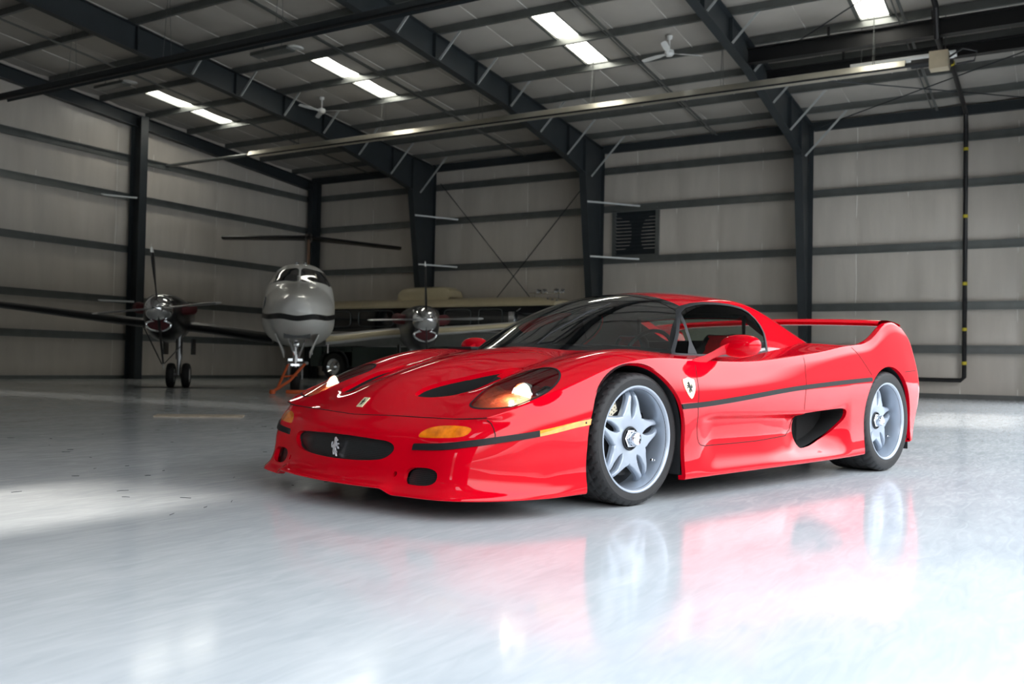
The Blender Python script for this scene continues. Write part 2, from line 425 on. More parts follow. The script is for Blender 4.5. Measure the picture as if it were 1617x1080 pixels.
class Sheet:
    """polygon soup with smooth normals that can be split along the zero line of a field"""
    def __init__(s, P, N, F): s.P = np.asarray(P, float); s.N = np.asarray(N, float); s.F = [tuple(int(i) for i in f) for f in F]
    def split(s, g):
        # g: field values per vertex (array) -> (inside g<0, outside g>=0)
        g = np.asarray(g, float).copy(); g[np.abs(g) < 1e-7] = 1e-7
        P = list(s.P); N = list(s.N); cache = {}; fi = []; fo = []; neg = g < 0
        for f in s.F:
            k = [neg[i] for i in f]
            if all(k): fi.append(f); continue
            if not any(k): fo.append(f); continue
            a = []; b = []; n = len(f)
            for q in range(n):
                i, j = f[q], f[(q+1) % n]
                (a if neg[i] else b).append(i)
                if neg[i] != neg[j]:
                    key = (i, j) if i < j else (j, i)
                    if key not in cache:
                        i0, j0 = key; t = g[i0]/(g[i0]-g[j0]); t = min(max(t, 0.0), 1.0)
                        P.append(s.P[i0]*(1-t)+s.P[j0]*t); N.append(s.N[i0]*(1-t)+s.N[j0]*t); cache[key] = len(P)-1
                    a.append(cache[key]); b.append(cache[key])
            if len(a) > 2: fi.append(tuple(a))
            if len(b) > 2: fo.append(tuple(b))
        P = np.array(P); N = np.array(N)
        return Sheet(P, N, fi).compact(), Sheet(P, N, fo).compact()
    def compact(s):
        if not s.F: return Sheet(np.zeros((0, 3)), np.zeros((0, 3)), [])
        u = np.unique(np.concatenate([np.array(f) for f in s.F])); mp = {int(v): i for i, v in enumerate(u)}
        return Sheet(s.P[u], s.N[u], [tuple(mp[i] for i in f) for f in s.F])
    def field(s, fn): return fn(s.P[:, 0], s.P[:, 1], s.P[:, 2])
    def cut(s, fn): return s.split(s.field(fn)) if len(s.F) else (s, s)
    def mirrored(s):
        P = s.P.copy(); N = s.N.copy(); P[:, 1] *= -1; N[:, 1] *= -1
        return Sheet(P, N, [f[::-1] for f in s.F])
    def plus(s, o):
        n = len(s.P); return Sheet(np.concatenate([s.P, o.P]), np.concatenate([s.N, o.N]), s.F+[tuple(i+n for i in f) for f in o.F])
    def boundary(s):
        cnt = {}
        for f in s.F:
            for q in range(len(f)):
                e = (f[q], f[(q+1) % len(f)]); cnt[e] = cnt.get(e, 0)+1
        return [e for e in cnt if (e[1], e[0]) not in cnt]
def poly_field(poly, ca=0, cb=2, rnd=0.0):
    """signed distance to a 2-D polygon in the chosen coordinates (negative inside)"""
    p = np.array(poly, float); q = np.roll(p, -1, 0)
    def fn(x, y, z):
        c = (x, np.abs(y), z); a = np.asarray(c[ca]); b = np.asarray(c[cb]); d = np.full(a.shape, 1e9); ins = np.zeros(a.shape, bool)
        for (x0, y0), (x1, y1) in zip(p, q):
            ex, ey = x1-x0, y1-y0; l = ex*ex+ey*ey+1e-12; t = np.clip(((a-x0)*ex+(b-y0)*ey)/l, 0, 1)
            d = np.minimum(d, np.hypot(a-x0-t*ex, b-y0-t*ey))
            c1 = (y0 > b) != (y1 > b)
            with np.errstate(divide='ignore', invalid='ignore'):
                xi = (x1-x0)*(b-y0)/(y1-y0+1e-15)+x0
            ins ^= c1 & (a < xi)
        return np.where(ins, -d, d)-rnd
    return fn
def round_poly(pts, n=6, closed=True):
    """Catmull-Rom resample"""
    p = [np.array(q, float) for q in pts]; k = len(p); out = []
    for i in range(k if closed else k-1):
        p0 = p[(i-1) % k] if closed or i > 0 else p[0]; p1 = p[i]; p2 = p[(i+1) % k]; p3 = p[(i+2) % k] if closed or i+2 < k else p[-1]
        for j in range(n):
            t = j/n; out.append(tuple(0.5*((2*p1)+(-p0+p2)*t+(2*p0-5*p1+4*p2-p3)*t*t+(-p0+3*p1-3*p2+p3)*t**3)))
    if not closed: out.append(tuple(p[-1]))
    return out
def vertex_normals(P, F):
    N = np.zeros_like(P); Q = np.array(F); 
    a = P[Q[:, 2]]-P[Q[:, 0]]; b = P[Q[:, 3]]-P[Q[:, 1]]; n = np.cross(a, b)
    for k in range(4): np.add.at(N, Q[:, k], n)
    return N/np.maximum(np.linalg.norm(N, axis=1, keepdims=True), 1e-12)
def body_sheet():
    P, F = body_half(); N = vertex_normals(P, F)
    # centre line: normals stay in the plane of symmetry
    c = np.abs(P[:, 1]) < 1e-6; N[c, 1] = 0; N /= np.maximum(np.linalg.norm(N, axis=1, keepdims=True), 1e-12)
    i = np.argmax(P[:, 2]*(np.abs(P[:, 1]) < .1))
    if N[i, 2] < 0: N = -N; F = [f[::-1] for f in F]
    return Sheet(P, N, F)
# cabin: windscreen, roof, side glass and rear buttress in one surface
_gf = spline([-.1, .12, .28, .42, .56, .7, .85, 1.0, 1.25, 1.5, 1.7, 1.9, 2.1, 2.3, 2.6],
             [.63, .762, .852, .930, .995, .1*10.47, 1.083, 1.105, 1.121, 1.098, 1.032, .955, .895, .852, .80])
_gyb = spline([-.2, .43, 1.0, 1.4, 1.8, 2.1, 2.6], [.79, .80, .805, .80, .77, .72, .62])
def G(x, y):
    y = np.abs(y); a = _gf(x-.30*y*y)-.20*y*y
    b = .72+1.34*(_gyb(x)-y)
    k = .035; h = np.clip(.5+.5*(b-a)/k, 0, 1)
    return b*(1-h)+a*h-k*h*(1-h)
def cabin_sheet():
    xs = np.linspace(.05, 2.6, 260); ys = np.r_[np.linspace(0, .45, 50), np.linspace(.456, .86, 90)]
    X, Y = np.meshgrid(xs, ys, indexing='ij'); Z = G(X, Y); P = np.stack([X, Y, Z], -1).reshape(-1, 3)
    e = 1e-4; gx = (G(X+e, Y)-G(X-e, Y))/(2*e); gy = (G(X, Y+e)-G(X, np.maximum(Y-e, 0)))/(np.where(Y < e, 1, 2)*e); gy[:, 0] = 0
    N = np.stack([-gx, -gy, np.ones_like(gx)], -1).reshape(-1, 3); N /= np.linalg.norm(N, axis=1, keepdims=True)
    ny = len(ys); F = [(i*ny+j, (i+1)*ny+j, (i+1)*ny+j+1, i*ny+j+1) for i in range(len(xs)-1) for j in range(ny-1)]
    return Sheet(P, N, F)
# ------------------------------------------------------------------ car builder
CAR_YAW = 0.8053-HY   # direction of the tail measured in the floor plane
_cu = _uv(Vector((-.0472, 5.0757, 0)))
car = empty('sports_car', (_cu.x, _cu.y, 0), 0, 'low red sports car with a rear wing and silver five-spoke wheels in the foreground', 'car')
_ax = Vector((cos(CAR_YAW), -sin(CAR_YAW), 0))      # rearward in world
_ay = _uv(Vector((cos(.8053), -sin(.8053), 0)))     # car's left in world
car.matrix_world = Matrix(((-_ax.x, _ay.x, 0, _cu.x), (-_ax.y, _ay.y, 0, _cu.y), (0, 0, 1, 0), (0, 0, 0, 1)))
def L(p): return (-p[0], p[1], p[2])

def sheet_obj(s, name, m, parent, off=0.0, skirt=0.0, flds=None, sdir=None, offfn=None, skirt_all=False, tol=.004):
    P = s.P; N = s.N/np.maximum(np.linalg.norm(s.N, axis=1, keepdims=True), 1e-9)
    d = offfn(P[:, 0], P[:, 1], P[:, 2]) if offfn else np.full(len(P), off)
    Q = P+N*d[:, None]; V = [tuple(q) for q in Q]; NN = [tuple(n) for n in N]; F = list(s.F)
    if skirt or sdir is not None:
        be = s.boundary()
        if not skirt_all:
            fv = [np.abs(f(P[:, 0], P[:, 1], P[:, 2])) for f in flds]
            be = [(i, j) for i, j in be if any(f[i] < tol and f[j] < tol for f in fv)]
        for i, j in be:
            dv = N[i]*-skirt if sdir is None else np.array(sdir)
            dw = N[j]*-skirt if sdir is None else np.array(sdir)
            e = Q[j]-Q[i]; n = np.cross(e, N[i]); l = np.linalg.norm(n)
            if l < 1e-9: continue
            n /= l; k = len(V); V += [tuple(Q[i]), tuple(Q[j]), tuple(Q[j]+dw), tuple(Q[i]+dv)]
            NN += [tuple(n)]*4; F.append((k+1, k, k+3, k+2))
    V = [L(v) for v in V]; F = [f[::-1] for f in F]; NN = [L(n) for n in NN]
    me = bpy.data.meshes.new(name); me.from_pydata(V, [], F); me.materials.append(m)
    me.polygons.foreach_set('use_smooth', [True]*len(me.polygons))
    me.normals_split_custom_set_from_vertices(NN)
    o = bpy.data.objects.new(name, me); link(o, parent)
    return o
def both(s): return s.plus(s.mirrored())
def fmax(*fs): return lambda x, y, z: np.maximum.reduce([f(x, y, z) for f in fs])
def sup(cy, cz, ry, rz, n=24, p=3.0, rot=0):
    out = []
    for i in range(n):
        t = 2*pi*i/n; c, s_ = cos(t), sin(t)
        a = ry*math.copysign(abs(c)**(2/p), c); b = rz*math.copysign(abs(s_)**(2/p), s_)
        out.append((cy+a*cos(rot)-b*sin(rot), cz+a*sin(rot)+b*cos(rot)))
    return out

S0 = body_sheet()
G0 = cabin_sheet()
_tree = BVHTree.FromPolygons([Vector(p) for p in S0.P], S0.F)
_gtree = BVHTree.FromPolygons([Vector(p) for p in G0.P], G0.F)
def cast_side(x, z, tree=None):
    l, n, i, d = (tree or _tree).ray_cast(Vector((x, 1.6, z)), Vector((0, -1, 0)))
    if l is None: l, n = Vector((x, .93, z)), Vector((0, 1, 0))
    return l, (n if n.y > 0 else -n)
def cast_top(x, y):
    l, n, i, d = _tree.ray_cast(Vector((x, y, 2)), Vector((0, 0, -1)))
    return l, (n if n.z > 0 else -n)
def cast_front(y, z):
    l, n, i, d = _tree.ray_cast(Vector((-2, y, z)), Vector((1, 0, 0)))
    return l, (n if n.x < 0 else -n)

arch_f = lambda x, y, z: np.where(z > .315, np.hypot(x+.045, z-.315), np.abs(x+.045))-.353+(np.abs(y) < .6)*1.0
arch_r = lambda x, y, z: np.where(z > .335, np.hypot(x-2.565, (z-.335)*1.0), np.abs(x-2.565))-.352+(np.abs(y) < .6)*1.0
INT = round_poly([(1.46, .30), (1.462, .395), (1.50, .408), (1.68, .419), (1.90, .426), (1.975, .418), (1.995, .395), (1.97, .35), (1.87, .28), (1.70, .226), (1.56, .203), (1.485, .21)], 5)
f_int = fmax(poly_field(INT, 0, 2), lambda x, y, z: .7-np.abs(y))
HL = round_poly([(-.782, .62), (-.72, .597), (-.64, .576), (-.54, .562), (-.45, .574), (-.385, .625), (-.362, .70), (-.382, .775), (-.43, .835), (-.50, .868), (-.58, .880), (-.66, .872), (-.73, .845), (-.775, .77), (-.797, .68)], 4)
f_hl = poly_field(HL, 0, 1)
DU = round_poly([(-.80, .262), (-.755, .243), (-.644, .272), (-.53, .322), (-.409, .374), (-.315, .425), (-.30, .465), (-.345, .495), (-.45, .510), (-.56, .503), (-.662, .478), (-.735, .44), (-.785, .35)], 5)
f_du = fmax(poly_field(DU, 0, 1), lambda x, y, z: .3-z)
GR = round_poly([(0, .318), (.15, .316), (.30, .311), (.36, .306), (.395, .292), (.40, .268), (.37, .242), (.32, .225), (.20, .213), (0, .208), (-.2, .213), (-.37, .242), (-.3, .311)], 5)
GR = [(a, b) for a, b in GR]
f_gr = fmax(poly_field([(max(a, -.2), b) for a, b in GR], 1, 2), lambda x, y, z: x+.8)
f_fog = fmax(poly_field(sup(.572, .173, .088, .037, 32, 2.8, .02), 1, 2), lambda x, y, z: x+.8)
TS = round_poly([(.517, .340), (.525, .358), (.56, .378), (.62, .389), (.70, .391), (.745, .384), (.752, .368), (.735, .350), (.68, .341), (.58, .335), (.53, .334)], 4)
f_ts = fmax(poly_field(TS, 1, 2), lambda x, y, z: x+.8)
f_hole = fmax(poly_field(sup(.432, .172, .011, .013, 16, 2), 1, 2), lambda x, y, z: x+.8)
f_cab = lambda x, y, z: np.maximum.reduce([H(x, y)-G(x, y)+.012, (x-2.25)*.5, .5-z, (.1-x)*.5, np.minimum(x-1.70, .43-np.abs(y))])
SB = S0
_, SB = SB.cut(f_cab)
_, SB = SB.cut(arch_f); _, SB = SB.cut(arch_r)
STRIPSRC = SB
_, SB = SB.cut(f_int)
hl, SB = SB.cut(f_hl); du, SB = SB.cut(f_du); gr, SB = SB.cut(f_gr); fg, SB = SB.cut(f_fog); ts, SB = SB.cut(f_ts); _, SB = SB.cut(f_hole)
# panels
_yy = np.linspace(0, .8, 60); _bb = _yy/.8; _he = H(x_front(_bb), _yy)
def B_line(x, y, z):
    zg = np.interp(np.abs(y), _yy, _he)-.002; s_ = sstep(-.872, -.845, x)
    return zg*(1-s_)+zs_f(x)*s_
f_bump = lambda x, y, z: np.maximum(z-B_line(x, y, z), (x+.3))
bump, SB = SB.cut(f_bump)
DOOR = [(.462, .90), (.445, .672), (.43, .60), (.407, .47), (.415, .33), (.424, .29), (.45, .270), (.50, .262), (1.0, .265), (1.36, .279), (1.43, .31), (1.455, .40), (1.472, .557), (1.48, .633), (1.507, .74), (1.53, .90)]
f_door = fmax(poly_field(DOOR, 0, 2), lambda x, y, z: .6-np.abs(y))
door, SB = SB.cut(f_door)
f_hood = lambda x, y, z: x-.43-.0*z
hood, SB = SB.cut(f_hood)
f_clam = lambda x, y, z: -(x-(2.081+(.807-z)*1.28))
clam, SB = SB.cut(f_clam)
sill, quarter = SB.cut(lambda x, y, z: z-.262)
allf = [arch_f, arch_r]
holes = [f_hl, f_du, f_gr, f_fog, f_ts, f_hole, f_int]
sheet_obj(both(hood), 'hood', M['red'], car, skirt=.022, flds=allf+[f_hl, f_du])
fb = sheet_obj(both(bump), 'front_bumper', M['red'], car, skirt=.022, flds=allf+[f_gr, f_fog, f_ts, f_hole])
for s_, q in ((1, lambda s: s), (-1, lambda s: s.mirrored())):
    d_ = sheet_obj(q(door), 'door', M['red'], car)
    sheet_obj(q(sill), 'side_sill', M['red'], car, skirt=.02, flds=allf+[f_int])
    sheet_obj(q(quarter), 'quarter_panel', M['red'], car, skirt=.025, flds=[f_int, arch_r])
    # brake-cooling intake ahead of the rear wheel
    lin = S0.cut(f_int)[0]
    o = sheet_obj(q(Sheet(lin.P*np.array([1, 0, 1])+np.array([0, .80, 0]), lin.N, lin.F)), 'intake_duct', M['dark'], car)
    be = [e for e in SB.boundary()]
    mb = MB(); fv = np.abs(f_int(SB.P[:, 0], SB.P[:, 1], SB.P[:, 2])); k = 0
    for sh in (SB, door):
        fv = np.abs(f_int(sh.P[:, 0], sh.P[:, 1], sh.P[:, 2]))
        for i, j in sh.boundary():
            if fv[i] < .004 and fv[j] < .004:
                a, b = sh.P[i].copy(), sh.P[j].copy(); a[1] -= .022; b[1] -= .022
                vs = [a, b, (b[0], .80, b[2]), (a[0], .80, a[2])]
                mb.add([L((v[0], v[1]*s_, v[2])) for v in vs], [(0, 1, 2, 3)])
    mb.build('duct_wall', M['dark'], o, smooth=False, norm=False)
sheet_obj(both(clam), 'rear_clamshell', M['red'], car, skirt=.025, flds=[arch_r])
# outlet ducts in the bonnet
for s_, q in ((1, lambda s: s), (-1, lambda s: s.mirrored())):
    off_ = lambda x, y, z: -(.010+.15*(1-sstep(-.62, -.33, x)))
    dk, rp = du.cut(lambda x, y, z: x+.40)  # deep front part coloured black for the radiators and the shade inside
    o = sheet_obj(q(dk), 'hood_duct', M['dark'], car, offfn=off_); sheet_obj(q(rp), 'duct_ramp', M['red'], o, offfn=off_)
    mb = MB()
    for i, j in du.boundary():
        a, b = du.P[i], du.P[j]
        def dn(p, n, x): return p-n*(.012+.15*float(1-sstep(-.62, -.33, x)))
        vs = [a-du.N[i]*.02, b-du.N[j]*.02, dn(b, du.N[j], b[0])-du.N[j]*.01, dn(a, du.N[i], a[0])-du.N[i]*.01]
        mb.m = 0 if (a[0]+b[0])/2 > -.36 else 1  # front wall faces black as well, shade put into their colour
        mb.add([L((v[0], v[1]*s_, v[2])) for v in vs], [(0, 1, 2, 3)])
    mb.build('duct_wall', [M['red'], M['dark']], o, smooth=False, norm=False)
    # headlamp: clear cover, black surround, painted bowl, round lamp and small projector
    ln = sheet_obj(q(hl), 'headlight', M['lens'], car, off=-.001)
    ring, _ = S0.cut(f_hl)[0].cut(lambda x, y, z: -(f_hl(x, y, z)+.009))
    sheet_obj(q(ring), 'surround', M['black'], ln, off=.0012)
    sheet_obj(q(hl), 'bowl', M['red'], ln, offfn=lambda x, y, z: -(.10*sstep(0, .05, -f_hl(x, y, z))+.002))
    for nm, c, r_, mm, hgt in (('lamp', (-.562, .752, .508), .057, 'lamp', .006), ('projector', (-.485, .822, .520), .030, 'black_gloss', .02)):
        mb = MB(); axd = Vector((-1.0, .10*0, .16)).normalized(); axd = Vector((axd.x, axd.y*s_, axd.z))
        a_l = Vector((-axd.x, axd.y, axd.z)); o_l = Vector((-c[0], c[1]*s_, c[2]))
        mb.lathe([(r_*sin(t), hgt*cos(t)+.03) for t in np.linspace(.01, pi/2, 8)]+[(r_, .028)], o_l, a_l, 32)
        mb.build(nm, M[mm], ln)
        mb = MB(); mb.lathe([(r_, .030), (r_+.004, .034), (r_+.008, .030), (r_+.006, -.05), (.01, -.09)], o_l, a_l, 32); mb.build(nm+'_bezel', M['chrome'] if nm == 'lamp' else M['black'], ln)
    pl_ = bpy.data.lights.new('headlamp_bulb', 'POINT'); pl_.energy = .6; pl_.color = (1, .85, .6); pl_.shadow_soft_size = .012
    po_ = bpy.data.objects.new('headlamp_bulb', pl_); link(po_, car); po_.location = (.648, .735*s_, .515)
    # orange reflector trough ahead of the lamp
    rf, _ = hl.cut(lambda x, y, z: np.maximum(x+.585, f_hl(x, y, z)+.014))
    sheet_obj(q(rf), 'reflector', M['reflector'], ln, offfn=lambda x, y, z: -(.006+.028*sstep(.01, .06, -f_hl(x, y, z))))
    # turn signal
    t_ = sheet_obj(q(ts), 'turn_signal', M['turn'], car, off=-.001, skirt=.02, skirt_all=True)
    # fog / brake cooling mesh and tow-eye hole
    g_ = sheet_obj(q(fg), 'brake_vent', None or M['black'], car, off=-.035)
    M.setdefault('mesh', None)
# grille
def grille_mat():
    m = bpy.data.materials.new('grille_mesh'); m.use_nodes = True; nt = m.node_tree; b = nt.nodes['Principled BSDF']
    tc = nt.nodes.new('ShaderNodeTexCoord'); mp = nt.nodes.new('ShaderNodeMapping'); mp.inputs['Scale'].default_value = (0, 1, 1)
    v = nt.nodes.new('ShaderNodeTexVoronoi'); v.feature = 'DISTANCE_TO_EDGE'; v.inputs['Scale'].default_value = 130; v.inputs['Randomness'].default_value = 0.25
    r = nt.nodes.new('ShaderNodeValToRGB'); r.color_ramp.elements[0].position = .10; r.color_ramp.elements[1].position = .16
    r.color_ramp.elements[0].color = (.045, .048, .05, 1); r.color_ramp.elements[1].color = (.001, .001, .001, 1)
    nt.links.new(tc.outputs['Object'], mp.inputs[0]); nt.links.new(mp.outputs[0], v.inputs['Vector']); nt.links.new(v.outputs['Distance'], r.inputs[0]); nt.links.new(r.outputs[0], b.inputs['Base Color'])
    b.inputs['Roughness'].default_value = .35
    return m
M['mesh'] = grille_mat()
for o in C.objects:
    if o.name.startswith('brake_vent'): o.data.materials.clear(); o.data.materials.append(M['mesh'])
grille = sheet_obj(both(gr), 'grille', M['mesh'], car, off=-.028)
mb = MB()
for sh in (gr, gr.mirrored()):
    for i, j in sh.boundary():
        if abs(sh.P[i][1]) < 1e-4 and abs(sh.P[j][1]) < 1e-4: continue
        a, b = sh.P[i], sh.P[j]; vs = [a-sh.N[i]*.018, b-sh.N[j]*.018, b-sh.N[j]*.034, a-sh.N[i]*.034]
        mb.add([L(v) for v in vs], [(0, 1, 2, 3)])
mb.build('grille_frame', M['black'], grille, smooth=False, norm=False)
HORSE = [(.42, 1.38), (.33, 1.28), (.20, 1.20), (.20, 1.12), (.32, 1.12), (.36, 1.02), (.30, .92), (.12, .98), (.02, .90), (.08, .85), (.22, .87), (.28, .80), (.10, .72), (.04, .58), (.12, .58), (.18, .68), (.34, .72), (.46, .60), (.42, .45), (.30, .36), (.34, .22), (.30, .04), (.40, .04), (.44, .22), (.50, .34), (.60, .42), (.66, .30), (.62, .14), (.70, .12), (.78, .32), (.72, .52), (.78, .62), (.92, .60), (.98, .80), (.90, 1.0), (.84, 1.04), (.86, .86), (.78, .78), (.66, .86), (.56, 1.0), (.54, 1.2), (.50, 1.34)]
def decal(pts, fn, off, m, name, parent, thick=.002, far=False):
    """pts 2-D -> surface via fn; a thin raised plate that follows the bodywork"""
    c = [fn(a, b) for a, b in pts]; sg = -1 if far else 1
    up = [l+n*off for l, n in c]; dn = [l-n*thick for l, n in c]; n_ = len(pts)
    mb = MB(); mb.add([L((v.x, v.y*sg, v.z)) for v in up+dn], [tuple(range(n_))]+[(i, (i+1) % n_, (i+1) % n_+n_, i+n_) for i in range(n_)])
    return mb.build(name, m, parent, smooth=False)
gl, gn = cast_front(0.0, .262)
def horse_grille(a, b): return Vector((gl.x+.006, -.032+a*.062*1.0, .212+b*.066)), Vector((-1, 0, .05))
decal([(1-a, b) for a, b in HORSE], horse_grille, .004, M['silver'], 'horse_emblem', grille, .003)
for far in (False, True):
    sh_ = round_poly([(.303, .594), (.325, .600), (.35, .606), (.376, .600), (.396, .594), (.394, .560), (.380, .530), (.352, .502), (.322, .528), (.305, .560)], 3)
    if far: pass
    bd = decal(sh_, cast_side, .003, M['yellow'], 'shield_badge', car, .002, far)
    decal([(.325+a*.045, .530+b*.040) for a, b in HORSE], cast_side, .0045, M['black'], 'horse_emblem', bd, .001, far)
hb = decal([(-.928, -.022), (-.928, .022), (-.882, .022), (-.882, -.022)], lambda a, b: cast_top(a, abs(b)+0.0) if b >= 0 else (Vector((a, b, cast_top(a, -b)[0].z)), Vector((cast_top(a, 0.001)[1].x, 0, cast_top(a, .001)[1].z))), .004, M['yellow'], 'hood_badge', car)
decal([(-.922+b*.024, -.011+a*.022) for a, b in HORSE], lambda a, b: (Vector((a, b, cast_top(a, abs(b)+.001)[0].z)), Vector((-.6, 0, .8))), .0055, M['black'], 'horse_emblem', hb, .0)
# rubbing strip and side marker
f_strip = lambda x, y, z: np.maximum.reduce([np.abs(z-zs_f(x))-.0125, .505-np.abs(y), x-2.305])
st, _ = STRIPSRC.cut(lambda x, y, z: np.maximum.reduce([z-zs_f(x)-.0125, .505-np.abs(y), x-2.305]))
st, _ = st.cut(lambda x, y, z: zs_f(x)-.0125-z)
for s_, q in ((1, lambda s: s), (-1, lambda s: s.mirrored())):
    amb_, rest = st.cut(lambda x, y, z: np.maximum(-.655-x, x+.2))
    fr, bk = rest.cut(lambda x, y, z: x)
    am = sheet_obj(q(amb_), 'side_marker', M['amber'], car, off=.006, skirt=.010, skirt_all=True)
    mb = MB(); l_, n_ = cast_side(-.415, float(zs_f(-.415))); mb.lathe([(.001, .009), (.004, .0085), (.005, .004)], L((l_.x, l_.y*s_, l_.z)), (0, s_, 0), 12); mb.build('screw', M['black'], am)
    sheet_obj(q(fr), 'bumper_strip', M['trim'], car, off=.007, skirt=.011, skirt_all=True)
    dr_, qr = bk.cut(lambda x, y, z: x-1.472)
    sheet_obj(q(dr_), 'side_strip', M['trim'], car, off=.006, skirt=.010, skirt_all=True)
    sheet_obj(q(qr), 'side_strip', M['trim'], car, off=.006, skirt=.010, skirt_all=True)
# panel gaps
def gap(name, pts, fn, parent, r=.0024, far=True):
    for sg in ((1, -1) if far else (1,)):
        P_ = []
        for (a0, b0), (a1, b1) in zip(pts[:-1], pts[1:]):
            n_ = max(2, int(math.hypot(a1-a0, b1-b0)/.02))
            for i in range(n_): t = i/n_; P_.append((a0+(a1-a0)*t, b0+(b1-b0)*t))
        P_.append(pts[-1]); Q_ = []
        for a, b in P_:
            l, n = fn(a, b); v = l-n*.0006; Q_.append(L((v.x, v.y*sg, v.z)))
        mb = MB(); mb.tube(Q_, r, 6); mb.build(name, M['dark'], parent)
gap('door_gap', [(.447, .668), (.43, .60), (.407, .47), (.412, .36), (.418, .31), (.43, .283), (.45, .270), (.50, .262), (.75, .262), (1.0, .265), (1.36, .279), (1.43, .31), (1.452, .38), (1.456, .45), (1.472, .557), (1.48, .633), (1.495, .70), (1.502, .725)], cast_side, car)
gap('quarter_gap', [(1.503, .735), (1.507, .738)], cast_side, car)
gap('clamshell_gap', [(2.09, .80), (2.177, .734), (2.307, .631)], cast_side, car)
gap('tail_gap', [(2.80, .655), (2.90, .66), (3.00, .665)], cast_side, car)
mb = MB(); _e = [(float(x_front(b)), float(b*.8)) for b in np.linspace(0, 1, 50)]
_g = [L((x, -y, float(H(x, y))-.0005)) for x, y in _e[::-1]]+[L((x, y, float(H(x, y))-.0005)) for x, y in _e[1:]]
mb.tube(_g, .0026, 6); mb.build('hood_gap', M['dark'], car)
gap('bumper_gap', [(.790, .417), (.806, .405), (.822, .385), (.834, .362), (.840, .335), (.842, .322)], lambda y, z: cast_front(y, z), car)
# cabin
CS = G0
CS, _ = CS.cut(lambda x, y, z: H(x, y)-z-.004)
CS, _ = CS.cut(lambda x, y, z: np.maximum(x-2.5, np.abs(y)-.90))
WIN = [(.40, .66), (.475, .745), (.607, .848), (.72, .940), (.775, .975), (.84, 1.002), (.95, 1.025), (1.056, 1.037), (1.20, 1.042), (1.32, 1.040), (1.43, 1.028), (1.49, 1.005), (1.525, .965), (1.537, .92), (1.522, .87), (1.478, .820), (1.42, .765), (1.395, .73), (1.39, .66)]
f_win = fmax(poly_field(WIN, 0, 2), lambda x, y, z: .38-np.abs(y))
def edge_ab(x, y):
    y = np.abs(y); a = _gf(x-.30*y*y)-.20*y*y; b = .72+1.34*(_gyb(x)-y); return b-a
_xh = lambda y: .925-.28*y*y
f_fr = lambda x, y, z: np.maximum(x-_xh(y), -f_win(x, y, z)*0-1)
win, RS = CS.cut(f_win)
front, roof_s = RS.cut(lambda x, y, z: x-_xh(y)-.35*np.maximum(0, .045-edge_ab(x, y)))
wsg, wsf = front.cut(lambda x, y, z: np.maximum.reduce([x-(_xh(y)-.065), .032-edge_ab(x, y), .018-(z-H(x, y))]))
glassw = sheet_obj(both(wsg), 'windshield', M['glass'], car, off=-.002)
sheet_obj(both(wsf), 'windshield_frame', M['black_gloss'], car)
_, roof_s = roof_s.cut(lambda x, y, z: np.maximum(1.72-x, np.abs(y)-.415))
roof_p = sheet_obj(both(roof_s), 'roof', M['red'], car, skirt=.05, flds=[lambda x, y, z: np.maximum(1.72-x, np.abs(y)-.415)])
mb = MB(); _wy = np.linspace(-.42, .42, 17); mb.grid([[L((1.70, y, .80)) for y in _wy], [L((1.70, y, float(G(np.array(1.72), np.array(abs(y))))-.015)) for y in _wy]])
rw = mb.build('rear_window', M['side_glass'], car, smooth=False)
_pts = [L((1.705, y, float(G(np.array(1.72), np.array(abs(y))))-.02)) for y in _wy]+[L((1.705, .42, .82)), L((1.705, -.42, .82))]
mb = MB(); mb.tube(_pts, .016, 6, closed=True); mb.build('window_seal', M['black'], rw)
lin_s, _ = roof_s.cut(lambda x, y, z: x-2.1)
sheet_obj(both(lin_s), 'headliner', M['cabin'], roof_p, off=-.018)
dv = [(.80, 1.03), (.738, .934), (.666, .792), (.60, .70)]
def dist_line(x, z, pts):
    d = np.full(np.shape(x), 9.0)
    for (x0, y0), (x1, y1) in zip(pts[:-1], pts[1:]):
        ex, ey = x1-x0, y1-y0; t = np.clip(((x-x0)*ex+(z-y0)*ey)/(ex*ex+ey*ey), 0, 1); d = np.minimum(d, np.hypot(x-x0-t*ex, z-y0-t*ey))
    return d
for s_, q in ((1, lambda s: s), (-1, lambda s: s.mirrored())):
    gls, frm = win.cut(lambda x, y, z: np.maximum(f_win(x, y, z)+.014, .008-(z-H(x, y))))
    bar_, gls = gls.cut(lambda x, y, z: dist_line(x, z, dv)-.011-.022*(1-sstep(.72, .80, z)))
    qg, sg_ = gls.cut(lambda x, y, z: x-(.70+(z-.86)*.5))
    w_ = sheet_obj(q(sg_), 'side_window', M['side_glass'], car, off=-.003)
    sheet_obj(q(qg), 'quarter_window', M['side_glass'], car, off=-.003)
    sheet_obj(q(frm), 'window_seal', M['black'], w_, off=0)
    sheet_obj(q(bar_), 'divider_bar', M['black'], w_, off=.001)
